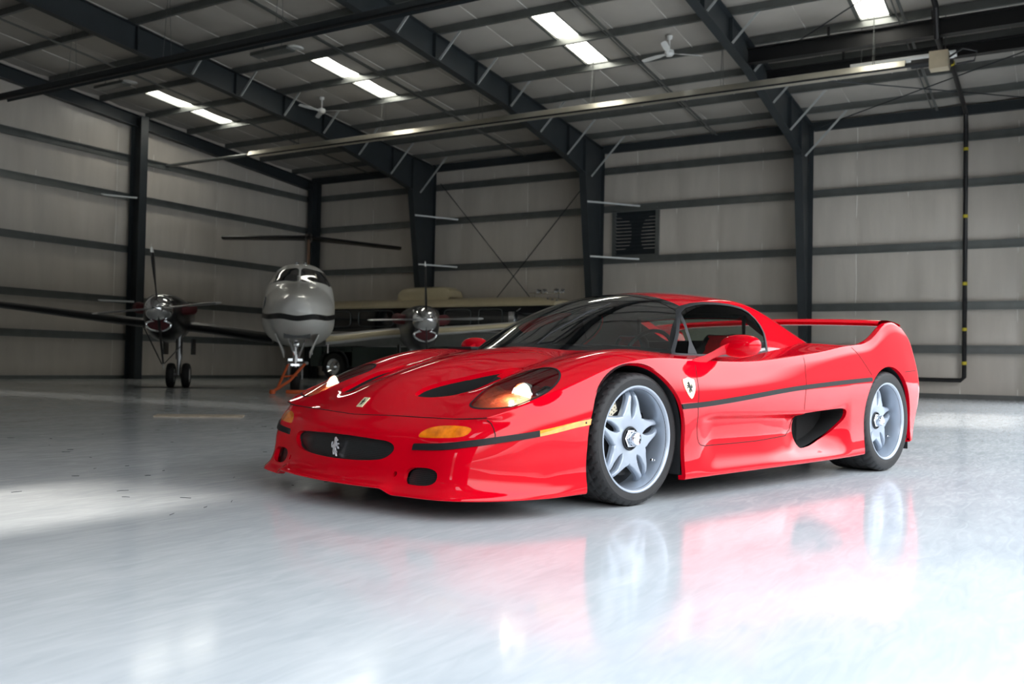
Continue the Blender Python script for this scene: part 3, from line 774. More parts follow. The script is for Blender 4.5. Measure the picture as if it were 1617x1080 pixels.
# cabin interior
mb = MB()
mb.box(L((.95, 0, .14)), (1.5, 1.5, .02)); mb.box(L((1.64, 0, .42)), (.03, 1.45, .56)); mb.box(L((1.64, 0, .75)), (.03, 1.0, .12)); mb.box(L((.28, 0, .42)), (.03, 1.5, .56))
for s_ in (-1, 1): mb.box(L((.95, .79*s_, .42)), (1.5, .02, .56))
mb.build('cabin_tub', M['cabin'], car)
P_ = []
for x, z0, z1 in ((.22, .62, .735), (.34, .58, .765), (.46, .56, .775), (.58, .50, .765), (.66, .42, .72), (.68, .38, .60)):
    P_.append([L((x, y, z1-.04*(abs(y)/.74)**4)) for y in np.linspace(-.74, .74, 13)])
mb = MB(); mb.grid(P_); mb.build('dashboard', M['cabin'], car)
def seat(yc):
    o = MB(); P_ = []
    # shell back, bolsters and head piece as one lofted upholstery surface
    prof = [(.98, .20, .23), (1.02, .24, .24), (1.28, .22, .25), (1.40, .26, .25), (1.46, .45, .26), (1.50, .60, .26), (1.53, .70, .235), (1.55, .75, .18), (1.56, .80, .14), (1.555, .84, .13), (1.545, .862, .09)]
    for x, z, w in prof:
        row = []
        for t in np.linspace(-1, 1, 15):
            bol = .075*abs(t)**3 if z < .78 else .02*abs(t)**3
            nx = -bol if z > .3 else 0; nz = bol if z <= .3 else 0
            row.append(L((x+nx-.0, yc+t*w, z+nz)))
        P_.append(row)
    o.grid(P_); s_ = o.build('seat', M['seatblk'], car)
    md = s_.modifiers.new('thick', 'SOLIDIFY'); md.thickness = .05; md.offset = 0
    md = s_.modifiers.new('sub', 'SUBSURF'); md.levels = 1; md.render_levels = 2
    o = MB(); o.grid([[L((x-.035, yc+t*w*.62, z+.02)) for t in np.linspace(-1, 1, 7)] for x, z, w in prof[2:10]]); o.build('seat_insert', M['seat'], s_)
    return s_
seat(.36); seat(-.36)
mb = MB(); cx, cy_, cz = .80, .36, .70; ring = []
for i in range(28):
    t = 2*pi*i/28; ring.append(L((cx+.17*sin(t)*.35, cy_+.175*cos(t), cz+.165*sin(t))))
mb.tube(ring, .012, 8, closed=True)
for t in (0, pi, -pi/2): mb.bar(L((cx, cy_, cz)), L((cx+.17*sin(t)*.35, cy_+.175*cos(t), cz+.165*sin(t))), .03, .012)
mb.lathe([(.001, .02), (.05, .018), (.055, 0), (.02, -.16)], L((cx, cy_, cz)), (-.94*-1*-1, 0, .33), 16)
mb.build('steering_wheel', M['black'], car)
# interior mirror on the screen
mb = MB(); mb.lathe([(.001, -.02), (.03, -.015), (.033, 0), (.001, .004)], L((.80, 0, .985)), (-1, 0, 0), 12); mb.box(L((.80, 0, .985)), (.03, .22, .05)); mb.build('rear_view_mirror', M['black'], car, bevel=.008)
# wiper
def cab_pt(x, y, o=.012): return L((x, y, float(G(np.array(x), np.array(y)))+o))
mb = MB(); mb.tube([cab_pt(.14, .12, .0), cab_pt(.20, .16, .03), cab_pt(.34, .18, .022), cab_pt(.50, .20, .018)], .006, 8)
mb.tube([cab_pt(.30, .14, .012), cab_pt(.45, .19, .011), cab_pt(.62, .23, .011)], .004, 6)
mb.build('windshield_wiper', M['black'], car)
mb = MB(); mb.box(L((.28, -.60, float(H(.28, .6))+.004)), (.16, .22, .02)); mb.build('cowl_vent', M['black'], car, bevel=.008)
# rear glass over the engine and slatted deck
# wing
def wing():
    P_ = []
    prof = [(0, 0), (.02, .016), (.06, .024), (.14, .026), (.24, .020), (.33, .006), (.345, 0), (.33, -.008), (.24, -.016), (.14, -.022), (.06, -.02), (.02, -.012)]
    for y in np.linspace(-.915, .915, 41):
        t = abs(y)/.93; zc = .988-.026*t*t-.004; x0 = 2.53
        ch = 1.0
        row = [L((x0+a*ch, y, zc+b+.012)) for a, b in prof]; P_.append(row)
    mb = MB(); mb.grid(P_, closed_v=True); return mb.build('rear_wing', M['red'], car)
wing()
# door mirrors
for s_ in (1, -1):
    P_ = []; c = Vector((.715, 1.03, .772))
    for i in range(15):
        ph = -pi/2+pi*i/14; row = []
        for j in range(28):
            th = 2*pi*j/28
            ex = .070*cos(ph)*abs(1) ; 
            x = -.085*sin(ph) if False else None
            # y along the length of the shell, cross-section in x/z
            yy = .115*sin(ph)
            rr = (cos(ph)**.75 if cos(ph) > 1e-6 else 0)
            xx = (-.075 if cos(th) < 0 else .035)*abs(cos(th))**.9*rr
            xx = -abs(xx) if cos(th) < 0 else abs(xx)
            zz = .060*math.copysign(abs(sin(th))**.9, sin(th))*rr
            row.append(L((c.x+xx, (c.y+yy)*s_, c.z+zz)))
        P_.append(row)
    mb = MB(); mb.grid(P_, closed_v=True); mi = mb.build('door_mirror', M['red'], car)
    arm = [(.47, .915, .672, .046), (.52, .935, .694, .034), (.575, .955, .722, .030), (.63, .975, .748, .036), (.70, 1.00, .768, .048)]
    mb = MB(); P_ = []
    for x, y, z, r_ in arm:
        P_.append([L((x+r_*cos(t)*1.1, y*s_+r_*.5*sin(t), z+r_*.75*sin(t))) for t in np.linspace(0, 2*pi, 15)[:-1]])
    mb.grid(P_, closed_v=True); mb.build('mirror_arm', M['red'], mi)
    mb = MB(); mb.add([L((.752, (c.y+.095*cos(t))*s_, c.z+.046*sin(t))) for t in np.linspace(0, 2*pi, 25)[:-1]], [tuple(range(24))]); mb.build('mirror_glass', M['chrome'], mi, smooth=False)
# underside, wheel housings
mb = MB()
mb.box(L((-.66, 0, .13)), (.46, 1.45, .02)); mb.box(L((0, 0, .125)), (.9, 1.1, .02)); mb.box(L((1.3, 0, .125)), (1.8, 1.84, .02)); mb.box(L((2.62, 0, .145)), (.85, 1.05, .02))
mb.build('undertray', M['black'], car, smooth=False)
for xc, zc, r_ in ((-.045, .315, .353), (2.565, .335, .352)):
    for s_ in (1, -1):
        mb = MB(); P_ = []
        for yy in (.58, .952):
            P_.append([L((xc+r_*1.01*cos(t), yy*s_, zc+r_*1.01*sin(t))) for t in np.linspace(-.05, pi+.05, 40)])
        for k in range(2):
            P_[k] = [L((xc+r_*1.01, (.58, .952)[k]*s_, .13))]+P_[k]+[L((xc-r_*1.01, (.58, .952)[k]*s_, .13))]
        mb.grid(P_); mb.add(P_[0], [tuple(range(len(P_[0])))])
        mb.build('wheel_housing', M['black'], car, smooth=False, norm=False)

# wheels
def wheel(xc, yo, R, wd, dish, name='wheel', s_=1):
    """yo: plane of the outer sidewall"""
    cL = lambda x, d, z: L((xc+x, (yo-d)*s_, R+z))   # d = depth inboard
    nr = .252
    # spoke disc cut from a polar sheet
    rs = np.r_[np.linspace(.040, .10, 14), np.linspace(.104, .236, 44)]; th = np.linspace(0, 2*pi, 361)[:-1]
    RR, TH = np.meshgrid(rs, th, indexing='ij')
    Pn = np.stack([RR*np.cos(TH), RR*0, RR*np.sin(TH)], -1).reshape(-1, 3); nt_ = len(th)
    Fc = [(i*nt_+j, i*nt_+(j+1) % nt_, (i+1)*nt_+(j+1) % nt_, (i+1)*nt_+j) for i in range(len(rs)-1) for j in range(nt_)]
    sh = Sheet(Pn, np.tile([0., 1., 0.], (len(Pn), 1)), Fc)
    tips = radians(85)
    hb = pchip([.128, .137, .155, .18, .205, .24], [0.0, 7, 14.5, 21.0, 25, 28])
    hs = pchip([.096, .106, .13, .165, .20, .24], [0, .007, .0135, .0165, .0105, .0055])
    def fb(x, y, z):
        r = np.hypot(x, z); a = (np.degrees(np.arctan2(z, x)-tips)-36) % 72; a = np.where(a > 36, a-72, a)
        d = (np.abs(a)-hb(r))*pi/180*r
        return np.where(r < .128, np.maximum(d, 0)+(.128-r), d)
    def fs_(x, y, z):
        r = np.hypot(x, z); a = (np.degrees(np.arctan2(z, x)-tips)) % 72; a = np.where(a > 36, a-72, a)
        d = np.abs(a)*pi/180*r-hs(r); return np.where(r < .096, np.maximum(d, 0)+(.096-r), d)
    _, sh = sh.cut(fb); _, sh = sh.cut(fs_)
    x, z = sh.P[:, 0], sh.P[:, 2]; r = np.hypot(x, z)
    e = np.minimum(np.maximum(fb(x, 0, z), 0), np.maximum(fs_(x, 0, z), 0)*2.2)
    base = pchip([.03, .05, .075, .12, .17, .20, .222, .24], [.058, .052, .046, .040, .040, .046, .062, .085])(r)+dish
    dep = base+.016*(1-np.clip(e/.015, 0, 1))**2
    sh.P[:, 1] = dep
    # normals from the height field
    mb = MB(); mb.add([cL(p[0], p[1], p[2]) for p in sh.P], sh.F)
    eps = np.minimum(np.abs(fb(x, 0, z)), np.abs(fs_(x, 0, z)))
    for i, j in sh.boundary():
        if eps[i] < .003 and eps[j] < .003:
            a, b = sh.P[i], sh.P[j]; mb.add([cL(a[0], a[1], a[2]), cL(b[0], b[1], b[2]), cL(b[0], b[1]+.016, b[2]), cL(a[0], a[1]+.016, a[2])], [(0, 1, 2, 3)])
    bar_prof = [(.228, wd-.03), (.232, .16), (.228, .12), (.2255, .09+dish*.5), (.2275, .05), (.232, .022), (.238, .010), (.2425, .004), (.247, .001), (nr, .002), (nr+.001, .008), (nr-.004, .016)]
    ax_l = (0, -s_, 0)
    mb.lathe(bar_prof, L((xc, yo*s_, R)), ax_l, 96)
    w = mb.build(name, M['rim'], car, ang=50)
    mb = MB(); hw = wd/2
    # tyre
    k = [(.234, .016), (.243, .008), (.256, .003), (.272, .0005), (R-.030, -.002), (R-.018, .002), (R-.010, .009), (R-.0045, .019), (R-.002, .030)]
    inner = [(a, wd-b) for a, b in k[::-1]]
    nt2 = 240; prof = list(k)
    ny = 18; d0, d1 = k[-1][1], wd-k[-1][1]
    for i in range(1, ny): prof.append((R-.002+.002*sin(pi*i/ny), d0+(d1-d0)*i/ny))
    prof += inner; P_ = []
    nprof = len(prof)
    gro = {12, 16, 21, 25} if False else set()
    for j in range(nt2):
        t = 2*pi*j/nt2; row = []
        for i, (r_, d) in enumerate(prof):
            fr = (d-.0)/wd; u = (j/nt2*40+2.2*abs(fr-.5)*2) % 1.0
            cut = 0
            if r_ > R-.012:
                if u < .17 and (fr < .42 or fr > .58): cut = .006
                for gpos in (.24, .42, .58, .76):
                    if abs(fr-gpos) < .022: cut = .007
            row.append(cL((r_-cut)*cos(t), d, (r_-cut)*sin(t)))
        P_.append(row)
    mb.grid(P_, closed_u=True); mb.build('tyre', M['rubber'], w, ang=28)
    mb = MB(); O = L((xc, (yo-dish)*s_, R)); A = (0, s_, 0)
    mb.lathe([(.056, -.065), (.057, -.047), (.054, -.042), (.050, -.042), (.048, -.052), (.040, -.050)], O, A, 40); mb.build('hub_ring', M['black'], w)
    mb = MB()
    mb.lathe([(.046, -.056), (.046, -.040), (.043, -.037), (.040, -.036), (.038, -.026)], O, A, 6)
    mb.lathe([(.034, -.030), (.034, -.012), (.029, -.003), (.019, .001), (.016, -.004), (.001, -.005)], O, A, 28); mb.build('centre_nut', M['chrome'], w, ang=30)
    mb = MB(); t = radians(-33); vp = cL(.205*cos(t), .055+dish, .205*sin(t)); mb.lathe([(.007, 0), (.007, .010), (.004, .012), (.004, .022), (.001, .023)], vp, A, 12); mb.build('valve', M['chrome'], w)
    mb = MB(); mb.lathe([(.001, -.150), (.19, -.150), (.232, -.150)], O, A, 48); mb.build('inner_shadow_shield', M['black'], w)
    mb = MB(); mb.lathe([(.09, -.112), (.09, -.098), (.178, -.098), (.178, -.126), (.09, -.126)], O, A, 64); mb.build('brake_disc', M['steel'] if False else M['cabin'], w)  # rest of the disc near black, shade put into its colour
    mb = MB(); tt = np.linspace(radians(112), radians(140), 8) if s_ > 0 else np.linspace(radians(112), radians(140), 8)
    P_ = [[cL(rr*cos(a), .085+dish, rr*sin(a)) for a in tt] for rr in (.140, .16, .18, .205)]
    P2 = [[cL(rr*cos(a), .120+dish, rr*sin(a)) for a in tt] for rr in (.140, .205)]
    mb.grid(P_); mb.grid([P_[0], P2[0]]); mb.grid([P_[-1], P2[1]]); ca = mb.build('lit_disc_sector', M['lit_disc'], w)  # lit sector of the drilled disc, light put into its cream colour
    mb = MB()
    for rr in (.150, .164, .178, .192):
        for q_, a in enumerate(np.linspace(radians(114), radians(138), 4)):
            mb.lathe([(.001, .0010), (.0035, .0010), (.0035, -.001)], cL(rr*cos(a+(.05 if rr in (.164, .192) else 0)), .085+dish, rr*sin(a+(.05 if rr in (.164, .192) else 0))), A, 8)
    mb.build('cooling_hole', M['dark'], ca)
    return w
wheel(0.0, .935, .3145, .245, 0.0)
wheel(2.58, .965, .329, .335, .030)
wheel(0.0, .935, .3145, .245, 0.0, s_=-1)
wheel(2.58, .965, .329, .335, .030, s_=-1)
# ------------------------------------------------------------------ hangar
XW, YW, YD = 26.2, 24.4, -0.40           # long wall, gable wall, open door side
SL = 0.0833; XR = 8.0                    # roof slope and ridge
def zfr(x): return 7.3+SL*(XW-x) if x >= XR else 7.3+SL*(XW-XR)-SL*(XR-x)      # top of the frames
FR = [18.6, 12.3, 6.05, -0.2]
ORD = ['first', 'second', 'third', 'fourth', 'fifth', 'sixth', 'seventh', 'eighth', 'ninth', 'tenth', 'eleventh', 'twelfth']

def wall_mat():
    m = mat('insulation_facing', (0.55, 0.505, 0.45), 0.30, bump=.9, bscale=1.6, noise=.06, nscale=1.5, stretch=(2.0, 2.0, .35))
    return m
M['wall'] = wall_mat()
M['low_bounce'] = mat('low_bounce_panel', (0.10, 0.105, 0.11), 0.5, noise=.08)  # for unseen walls, made dark to cut the bounce light
M['roofins'] = mat('roof_insulation', (0.46, 0.43, 0.39), 0.4, bump=.4, bscale=1.2, noise=.05, nscale=1.5)
M['seam'] = mat('seam_tape', (0.80, 0.78, 0.73), 0.35, noise=.05)
M['frame'] = mat('dark_steel_paint', (0.024, 0.030, 0.034), 0.45, noise=.12, nscale=3)
M['girt'] = mat('grey_steel', (0.17, 0.18, 0.175), 0.32, .5, noise=.12, nscale=3)
M['brace'] = mat('brace_steel', (0.55, 0.57, 0.56), 0.4, .3, noise=.08, nscale=6)
M['sky'] = mat('skylight_panel', (0.9, 0.88, 0.8), 0.5, emit=(1.0, .97, .86), es=9.0, noise=.02)
M['alu'] = mat('aluminium', (0.72, 0.68, 0.58), 0.28, .9, noise=.08, nscale=3)
M['white'] = mat('white_enamel', (0.78, 0.78, 0.76), 0.35, noise=.04)
M['pipe'] = mat('black_pipe', (0.010, 0.010, 0.011), 0.35, noise=.15)
M['ylw'] = mat('yellow_tape', (0.55, 0.45, 0.03), 0.5, noise=.1)
M['tan'] = mat('tan_enamel', (0.42, 0.36, 0.26), 0.5, noise=.08)
M['concrete'] = mat('apron_concrete', (0.62, 0.62, 0.60), 0.8, noise=.08, nscale=.8)

def floor_mat():
    m = bpy.data.materials.new('floor_epoxy'); m.use_nodes = True; nt = m.node_tree; b = nt.nodes['Principled BSDF']
    tc = nt.nodes.new('ShaderNodeTexCoord')
    def noise(scale, det=6, st=(1, 1, 1), rot=0, dist=0.0):
        mp = nt.nodes.new('ShaderNodeMapping'); mp.inputs['Scale'].default_value = st; mp.inputs['Rotation'].default_value = (0, 0, rot)
        n = nt.nodes.new('ShaderNodeTexNoise'); n.inputs['Scale'].default_value = scale; n.inputs['Detail'].default_value = det; n.inputs['Distortion'].default_value = dist
        nt.links.new(tc.outputs['Object'], mp.inputs[0]); nt.links.new(mp.outputs[0], n.inputs['Vector']); return n
    n1 = noise(.5, 8, (1, 1, 1), 0, .4); n2 = noise(3.5, 9, (.5, 1.3, 1), .5, .6); n3 = noise(60, 3)
    mx = nt.nodes.new('ShaderNodeMix'); mx.data_type = 'FLOAT'; mx.inputs[0].default_value = .45
    nt.links.new(n1.outputs[0], mx.inputs[2]); nt.links.new(n2.outputs[0], mx.inputs[3])
    r = nt.nodes.new('ShaderNodeValToRGB'); r.color_ramp.elements[0].position = .38; r.color_ramp.elements[1].position = .60
    r.color_ramp.elements[0].color = (.55, .585, .605, 1); r.color_ramp.elements[1].color = (.69, .715, .73, 1)
    n4 = noise(14, 9, (.3, 1.5, 1), .35, 1.5)
    mx2 = nt.nodes.new('ShaderNodeMix'); mx2.data_type = 'FLOAT'; mx2.inputs[0].default_value = .30
    nt.links.new(mx.outputs[0], mx2.inputs[2]); nt.links.new(n4.outputs[0], mx2.inputs[3]); nt.links.new(mx2.outputs[0], r.inputs[0]); nt.links.new(r.outputs[0], b.inputs['Base Color'])
    rr = nt.nodes.new('ShaderNodeMapRange'); rr.inputs[1].default_value = .3; rr.inputs[2].default_value = .7; rr.inputs[3].default_value = .08; rr.inputs[4].default_value = .17
    nt.links.new(n4.outputs[0], rr.inputs[0]); nt.links.new(rr.outputs[0], b.inputs['Roughness'])
    bp = nt.nodes.new('ShaderNodeBump'); bp.inputs['Strength'].default_value = .05; bp.inputs['Distance'].default_value = .01
    nt.links.new(n2.outputs[0], bp.inputs['Height']); nt.links.new(bp.outputs[0], b.inputs['Normal'])
    b.inputs['Coat Weight'].default_value = .0; b.inputs['IOR'].default_value = 1.40
    return m
M['floor'] = floor_mat()
def st(o): o['kind'] = 'structure'; return o
mb = MB(); mb.box((8.6, 12.0, -.1), (35.4, 24.9, .2)); st(mb.build('floor', M['floor'], smooth=False))
mb = MB(); mb.box((8.6, -25.5, -.12), (90, 50, .2)); mb.box((-28.3, 12, -.12), (38.2, 24.9, .2)); st(mb.build('trim_1', M['concrete'], smooth=False))

GZ = [1.25, 2.35, 3.88, 5.45, 6.62]
def wallmesh(fn, a0, a1, ztop, seams, name, m, knots):
    """fn(a, z, d)-> world; d = how far the facing bulges into the room"""
    n = int((a1-a0)/.1); A = np.linspace(a0, a1, n); P_ = []
    kz = [0]+knots+[9.5]
    for a in A:
        j = (a-seams) / 1.272; f = j-math.floor(j); bu = (sin(pi*f))**.35 if 0 < f < 1 else 0
        col = []; zt = ztop(a)
        for z in np.linspace(0, zt, 66):
            k = 0
            while k < len(kz)-2 and z > kz[k+1]: k += 1
            g = (z-kz[k])/(kz[k+1]-kz[k]); v = max(0, sin(pi*min(1, g)))**.5
            w = .5+.5*sin(a*7.3+z*1.7)*sin(a*3.1-z*.9)
            col.append(fn(a, z, .012+.055*bu*v+.012*w*v))
        P_.append(col)
    mb = MB(); mb.grid(P_); return mb.build(name, m, ang=60, norm=False)
w1 = st(wallmesh(lambda a, z, d: (XW-d, a, z), YD, YW, lambda a: 7.55, 1.03, 'wall_right', M['wall'], GZ))
w2 = st(wallmesh(lambda a, z, d: (a, YW-d, z), -9.2, XW, lambda a: zfr(a)+.24, 15.31, 'wall_left', M['wall'], GZ))
def seam_lines(fn, pos, z1, parent):
    mb = MB()
    for a in pos:
        zt = z1(a); pts = [fn(a+.008*sin(z*5+a*3), z, .021+.004*sin(z*3.1+a)) for z in np.linspace(.02, zt, 30)]
        mb.tube(pts, .011, 5)
    mb.build('seam', M['seam'], parent, norm=False)
seam_lines(lambda a, z, d: (XW-d, a, z), [1.03+1.272*k for k in range(-1, 19)], lambda a: 7.2, w1)
seam_lines(lambda a, z, d: (a, YW-d, z), [15.31+1.272*k for k in range(-5, 9)], lambda a: zfr(a)+.1, w2)
# front wall on the low side of the building with an unseen gap added to shape the sun patch, open door side header
mb = MB()
for y0, y1, z0, z1 in ((-.4, 3.35, 0, 7.4), (4.45, 24.4, 0, 7.4), (3.35, 4.45, 4.9, 7.4)):
    mb.box((-9.1, (y0+y1)/2, (z0+z1)/2), (.15, y1-y0, z1-z0))
st(mb.build('wall_back', M['low_bounce'], smooth=False))
mb = MB(); mb.box((8.5, YD-.05, 6.5), (35.4, .12, 5.4)); mb.box((25.0, YD-.05, 2.25), (2.4, .12, 4.5)); mb.box((-6.1, YD-.05, 2.25), (6.2, .12, 4.5)); st(mb.build('wall_front', M['low_bounce'], smooth=False))
mb = MB(); mb.box((XW-.03, 12, .06), (.05, 24.6, .12)); st(mb.build('baseboard_right', M['girt'], smooth=False))
mb = MB(); mb.box((8.5, YW-.03, .05), (35, .05, .10)); st(mb.build('baseboard_left', M['girt'], smooth=False))

# roof insulation between the purlins, with skylight strips
PUR = [25.05-1.583*k for k in range(11)]
SKY = [3.12, 9.44, 15.78, 22.1]
def roof_sheet():
    xs = np.r_[np.linspace(-9.3, XR, 50)[:-1], np.linspace(XR, XW+.2, 170)]; ys = np.linspace(YD-.1, YW+.05, 250); P_ = []
    for x in xs:
        k = (25.05-x)/1.583; f = k-math.floor(k); sg = max(0, sin(pi*f))**.6
        row = []
        for y in ys:
            j = (y-1.03)/1.272; g = j-math.floor(j); s2 = max(0, sin(pi*g))**.5
            row.append((x, y, zfr(x)+.205-.055*sg*s2*(x > XR)))
        P_.append(row)
    V = [p for r in P_ for p in r]; ny = len(ys); F = []
    for i in range(len(xs)-1):
        for j in range(ny-1):
            cx, cy = (xs[i]+xs[i+1])/2, (ys[j]+ys[j+1])/2
            if -6.9 < cx < -3.2 and .5 < cy < 1.9: continue  # unseen roof opening, added to let in the sun strip at right
            if 17.25 < cx < 20.3 and any(q_+.02 < cy < q_+.62 for q_ in SKY): continue
            F.append((i*ny+j, (i+1)*ny+j, (i+1)*ny+j+1, i*ny+j+1))
    mb = MB(); mb.add(V, F); return mb.build('ceiling', M['roofins'], ang=60, norm=False)
cl = st(roof_sheet())
mb = MB()
for k in range(-1, 19):
    y = 1.03+1.272*k; mb.tube([(x, y, zfr(x)+.196) for x in np.linspace(9, 26, 24)], .010, 4)
mb.build('seam', M['seam'], cl, norm=False)
for i, y in enumerate(SKY):
    mb = MB()
    x0, x1 = 17.2, 20.3
    mb.box(((x0+x1)/2, y+.32, zfr((x0+x1)/2)+.225), ((x1-x0)+.1, .74, .02), Matrix.Rotation(math.atan(SL), 3, 'Y'))
    st(mb.build('window_%d' % (i+1), M['sky'], smooth=False))
    mb = MB(); fr_ = [(x0, y), (x1, y), (x1, y+.64), (x0, y+.64)]
    for (a, b), (c_, d) in zip(fr_, fr_[1:]+fr_[:1]): mb.bar((a, b, zfr(a)+.185), (c_, d, zfr(c_)+.185), .07, .04)
    st(mb.build('trim_%d' % (i+2), M['girt'], smooth=False))

# primary frames
def rb(x):   # underside of the rafter
    return float(pchip([-9, 4, 8, 15.5, 18.75, 20.35, 21.9, 23.5, 25.0], [6.35, 7.9, 8.12, 7.6, 7.33, 7.19, 6.89, 6.60, 6.27])(x))
FW = ['nearest the propeller plane', 'in the middle, behind the car roof', 'right of centre, behind the rear wing', 'beside the open door']
for i, y in enumerate(FR):
    r = MB(); xs = list(np.linspace(-9, 24.65, 60)); t = .012
    top = [(x, zfr(x)) for x in xs]; bot = [(x, rb(x)) for x in xs]
    n = len(xs)
    r.add([(a, y+d, b) for d in (-t/2, t/2) for a, b in top+bot], [(k_, k_+1, n+k_+1, n+k_) for k_ in range(n-1)]+[(2*n+k_, 2*n+k_+1, 3*n+k_+1, 3*n+k_) for k_ in range(n-1)])
    for pl in (top, bot):
        for (a, b), (c_, d) in zip(pl[:-1:3], pl[3::3]+[pl[-1]]): r.bar((a, y, b), (c_, y, d), .20, .016)
    for x in (23.6, 20.35, 18.75, 17.0, 14.0, 11.0):
        r.box((x, y, (zfr(x)+rb(x))/2), (.016, .19, zfr(x)-rb(x)))
    o = r.build('roof_rafter', M['frame'], smooth=False)
    tag(o, ['dark tapered roof rafter %s' % s for s in ('running above the white propeller plane', 'in the middle, ending above the wall louver column', 'at right, above the rear wing of the car', 'over the open door side, out at far right')][i], 'rafter', 'dark roof rafters')
    c = MB(); poly = [(26.05, 0), (26.05, 7.0), (24.62, 6.12), (24.68, 6.0), (25.68, 0)]
    c.prism([(25.93, 0), (25.93, 7.3), (24.65, zfr(24.65)-.008), (24.65, 6.26), (25.62, 0)], lambda a, b, d: (a, y+d, b), -t/2, t/2)
    c.bar((25.62, y, 0), (24.65, y, 6.26), .22, .016, (1, 0, 0)); c.bar((24.65, y, zfr(24.65)), (25.93, y, zfr(25.93)), .20, .016); c.box((24.66, y, 6.8), (.016, .19, 1.1)); c.bar((25.94, y, 0), (25.94, y, 7.2), .22, .016, (1, 0, 0))
    c.box((25.76, y, .01), (.4, .3, .02))
    o = c.build('steel_column', M['frame'], smooth=False)
    tag(o, ['dark tapered steel column behind the white roof unit of the old coach', 'dark tapered steel column left of the grey wall louver', 'dark tapered steel column behind the rear wing of the car', 'dark tapered steel column beside the open door at far right'][i], 'column', 'tapered wall columns')
# gable columns, corner, rake
for i, x in enumerate((18.3, 12.1, 25.95)):
    c = MB(); zt = zfr(x)-.1
    if x > 25: c.box((25.9, 24.05, zt/2), (.25, .22, zt)); c.box((26.0, 23.9, zt/2), (.02, .35, zt))
    else:
        c.ibeam((x, 23.98, 0), (x, 23.98, zt), .26, .46, .02, (0, 1, 0))
    tag(c.build('gable_column', M['frame'], smooth=False), ['dark steel column on the left wall behind the left propeller', 'dark steel column on the left wall, outside the left edge', 'dark steel corner column where the left and back walls meet'][i], 'column')
mb = MB(); mb.ibeam((-9, 24.15, zfr(-9)-.2), (XR, 24.15, zfr(XR)-.2), .2, .36, .02); mb.ibeam((XR, 24.15, zfr(XR)-.2), (26, 24.15, zfr(26)-.2), .2, .36, .02)
tag(mb.build('rake_beam', M['frame'], smooth=False), 'dark sloping beam along the top of the left wall', 'beam')
mb = MB(); mb.box((26.05, 12, 7.30), (.12, 24.4, .24)); tag(mb.build('eave_strut', M['frame'], smooth=False), 'dark eave strut along the top of the long back wall', 'beam')
# girts: one per wall per height
def channel(mb, a, b, hgt, dep, inw):
    a, b, inw = Vector(a), Vector(b), Vector(inw); u = Vector((0, 0, 1))
    mb.bar(a+inw*.02, b+inw*.02, .008, hgt)
    mb.bar(a+u*hgt/2+inw*(dep/2+.02), b+u*hgt/2+inw*(dep/2+.02), dep, .008); mb.bar(a-u*hgt/2+inw*(dep/2+.02), b-u*hgt/2+inw*(dep/2+.02), dep, .008)
    mb.bar(a+u*(hgt/2-.012)+inw*(dep+.02), b+u*(hgt/2-.012)+inw*(dep+.02), .006, .03); mb.bar(a-u*(hgt/2-.012)+inw*(dep+.02), b-u*(hgt/2-.012)+inw*(dep+.02), .006, .03)
for i, z in enumerate(GZ):
    mb = MB(); channel(mb, (26.10, -.3, z), (26.10, 24.3, z), .20, .07, (-1, 0, 0))
    tag(mb.build('wall_girt', M['girt'], smooth=False), 'grey horizontal girt on the back wall, %s up from the floor' % ORD[i], 'girt', 'wall girts')
    mb = MB(); channel(mb, (-9, 24.30, z), (26.1, 24.30, z), .20, .07, (0, -1, 0))
    tag(mb.build('wall_girt', M['girt'], smooth=False), 'dark horizontal girt on the left wall, %s up from the floor' % ORD[i], 'girt', 'wall girts')
# purlins
for i, x in enumerate(PUR):
    mb = MB(); z = zfr(x)+.105
    mb.bar((x, YD+.1, z), (x, 24.3, z), .010, .20); mb.bar((x-.035, YD+.1, z-.097), (x-.035, 24.3, z-.097), .075, .008); mb.bar((x+.035, YD+.1, z+.097), (x+.035, 24.3, z+.097), .075, .008)
    mb.bar((x-.07, YD+.1, z-.088), (x-.07, 24.3, z-.088), .006, .024)
    tag(mb.build('roof_purlin', M['girt'], smooth=False), 'grey roof purlin, %s up from the back wall eave' % ORD[i], 'purlin', 'roof purlins')
# sag angles running up the slope in mid-bay
for i, y in enumerate((2.85, 8.62, 14.95, 21.3)):
    mb = MB(); mb.bar((9.5, y, zfr(9.5)-.01), (25.8, y, zfr(25.8)-.01), .06, .02); mb.bar((9.5, y+.12, zfr(9.5)+.02), (25.8, y+.12, zfr(25.8)+.02), .025, .02)
    tag(mb.build('sag_angle', M['girt'], smooth=False), 'thin grey angle strip crossing the purlins in the %s bay from the open door' % ORD[i], 'strut', 'sag angles under the purlins')
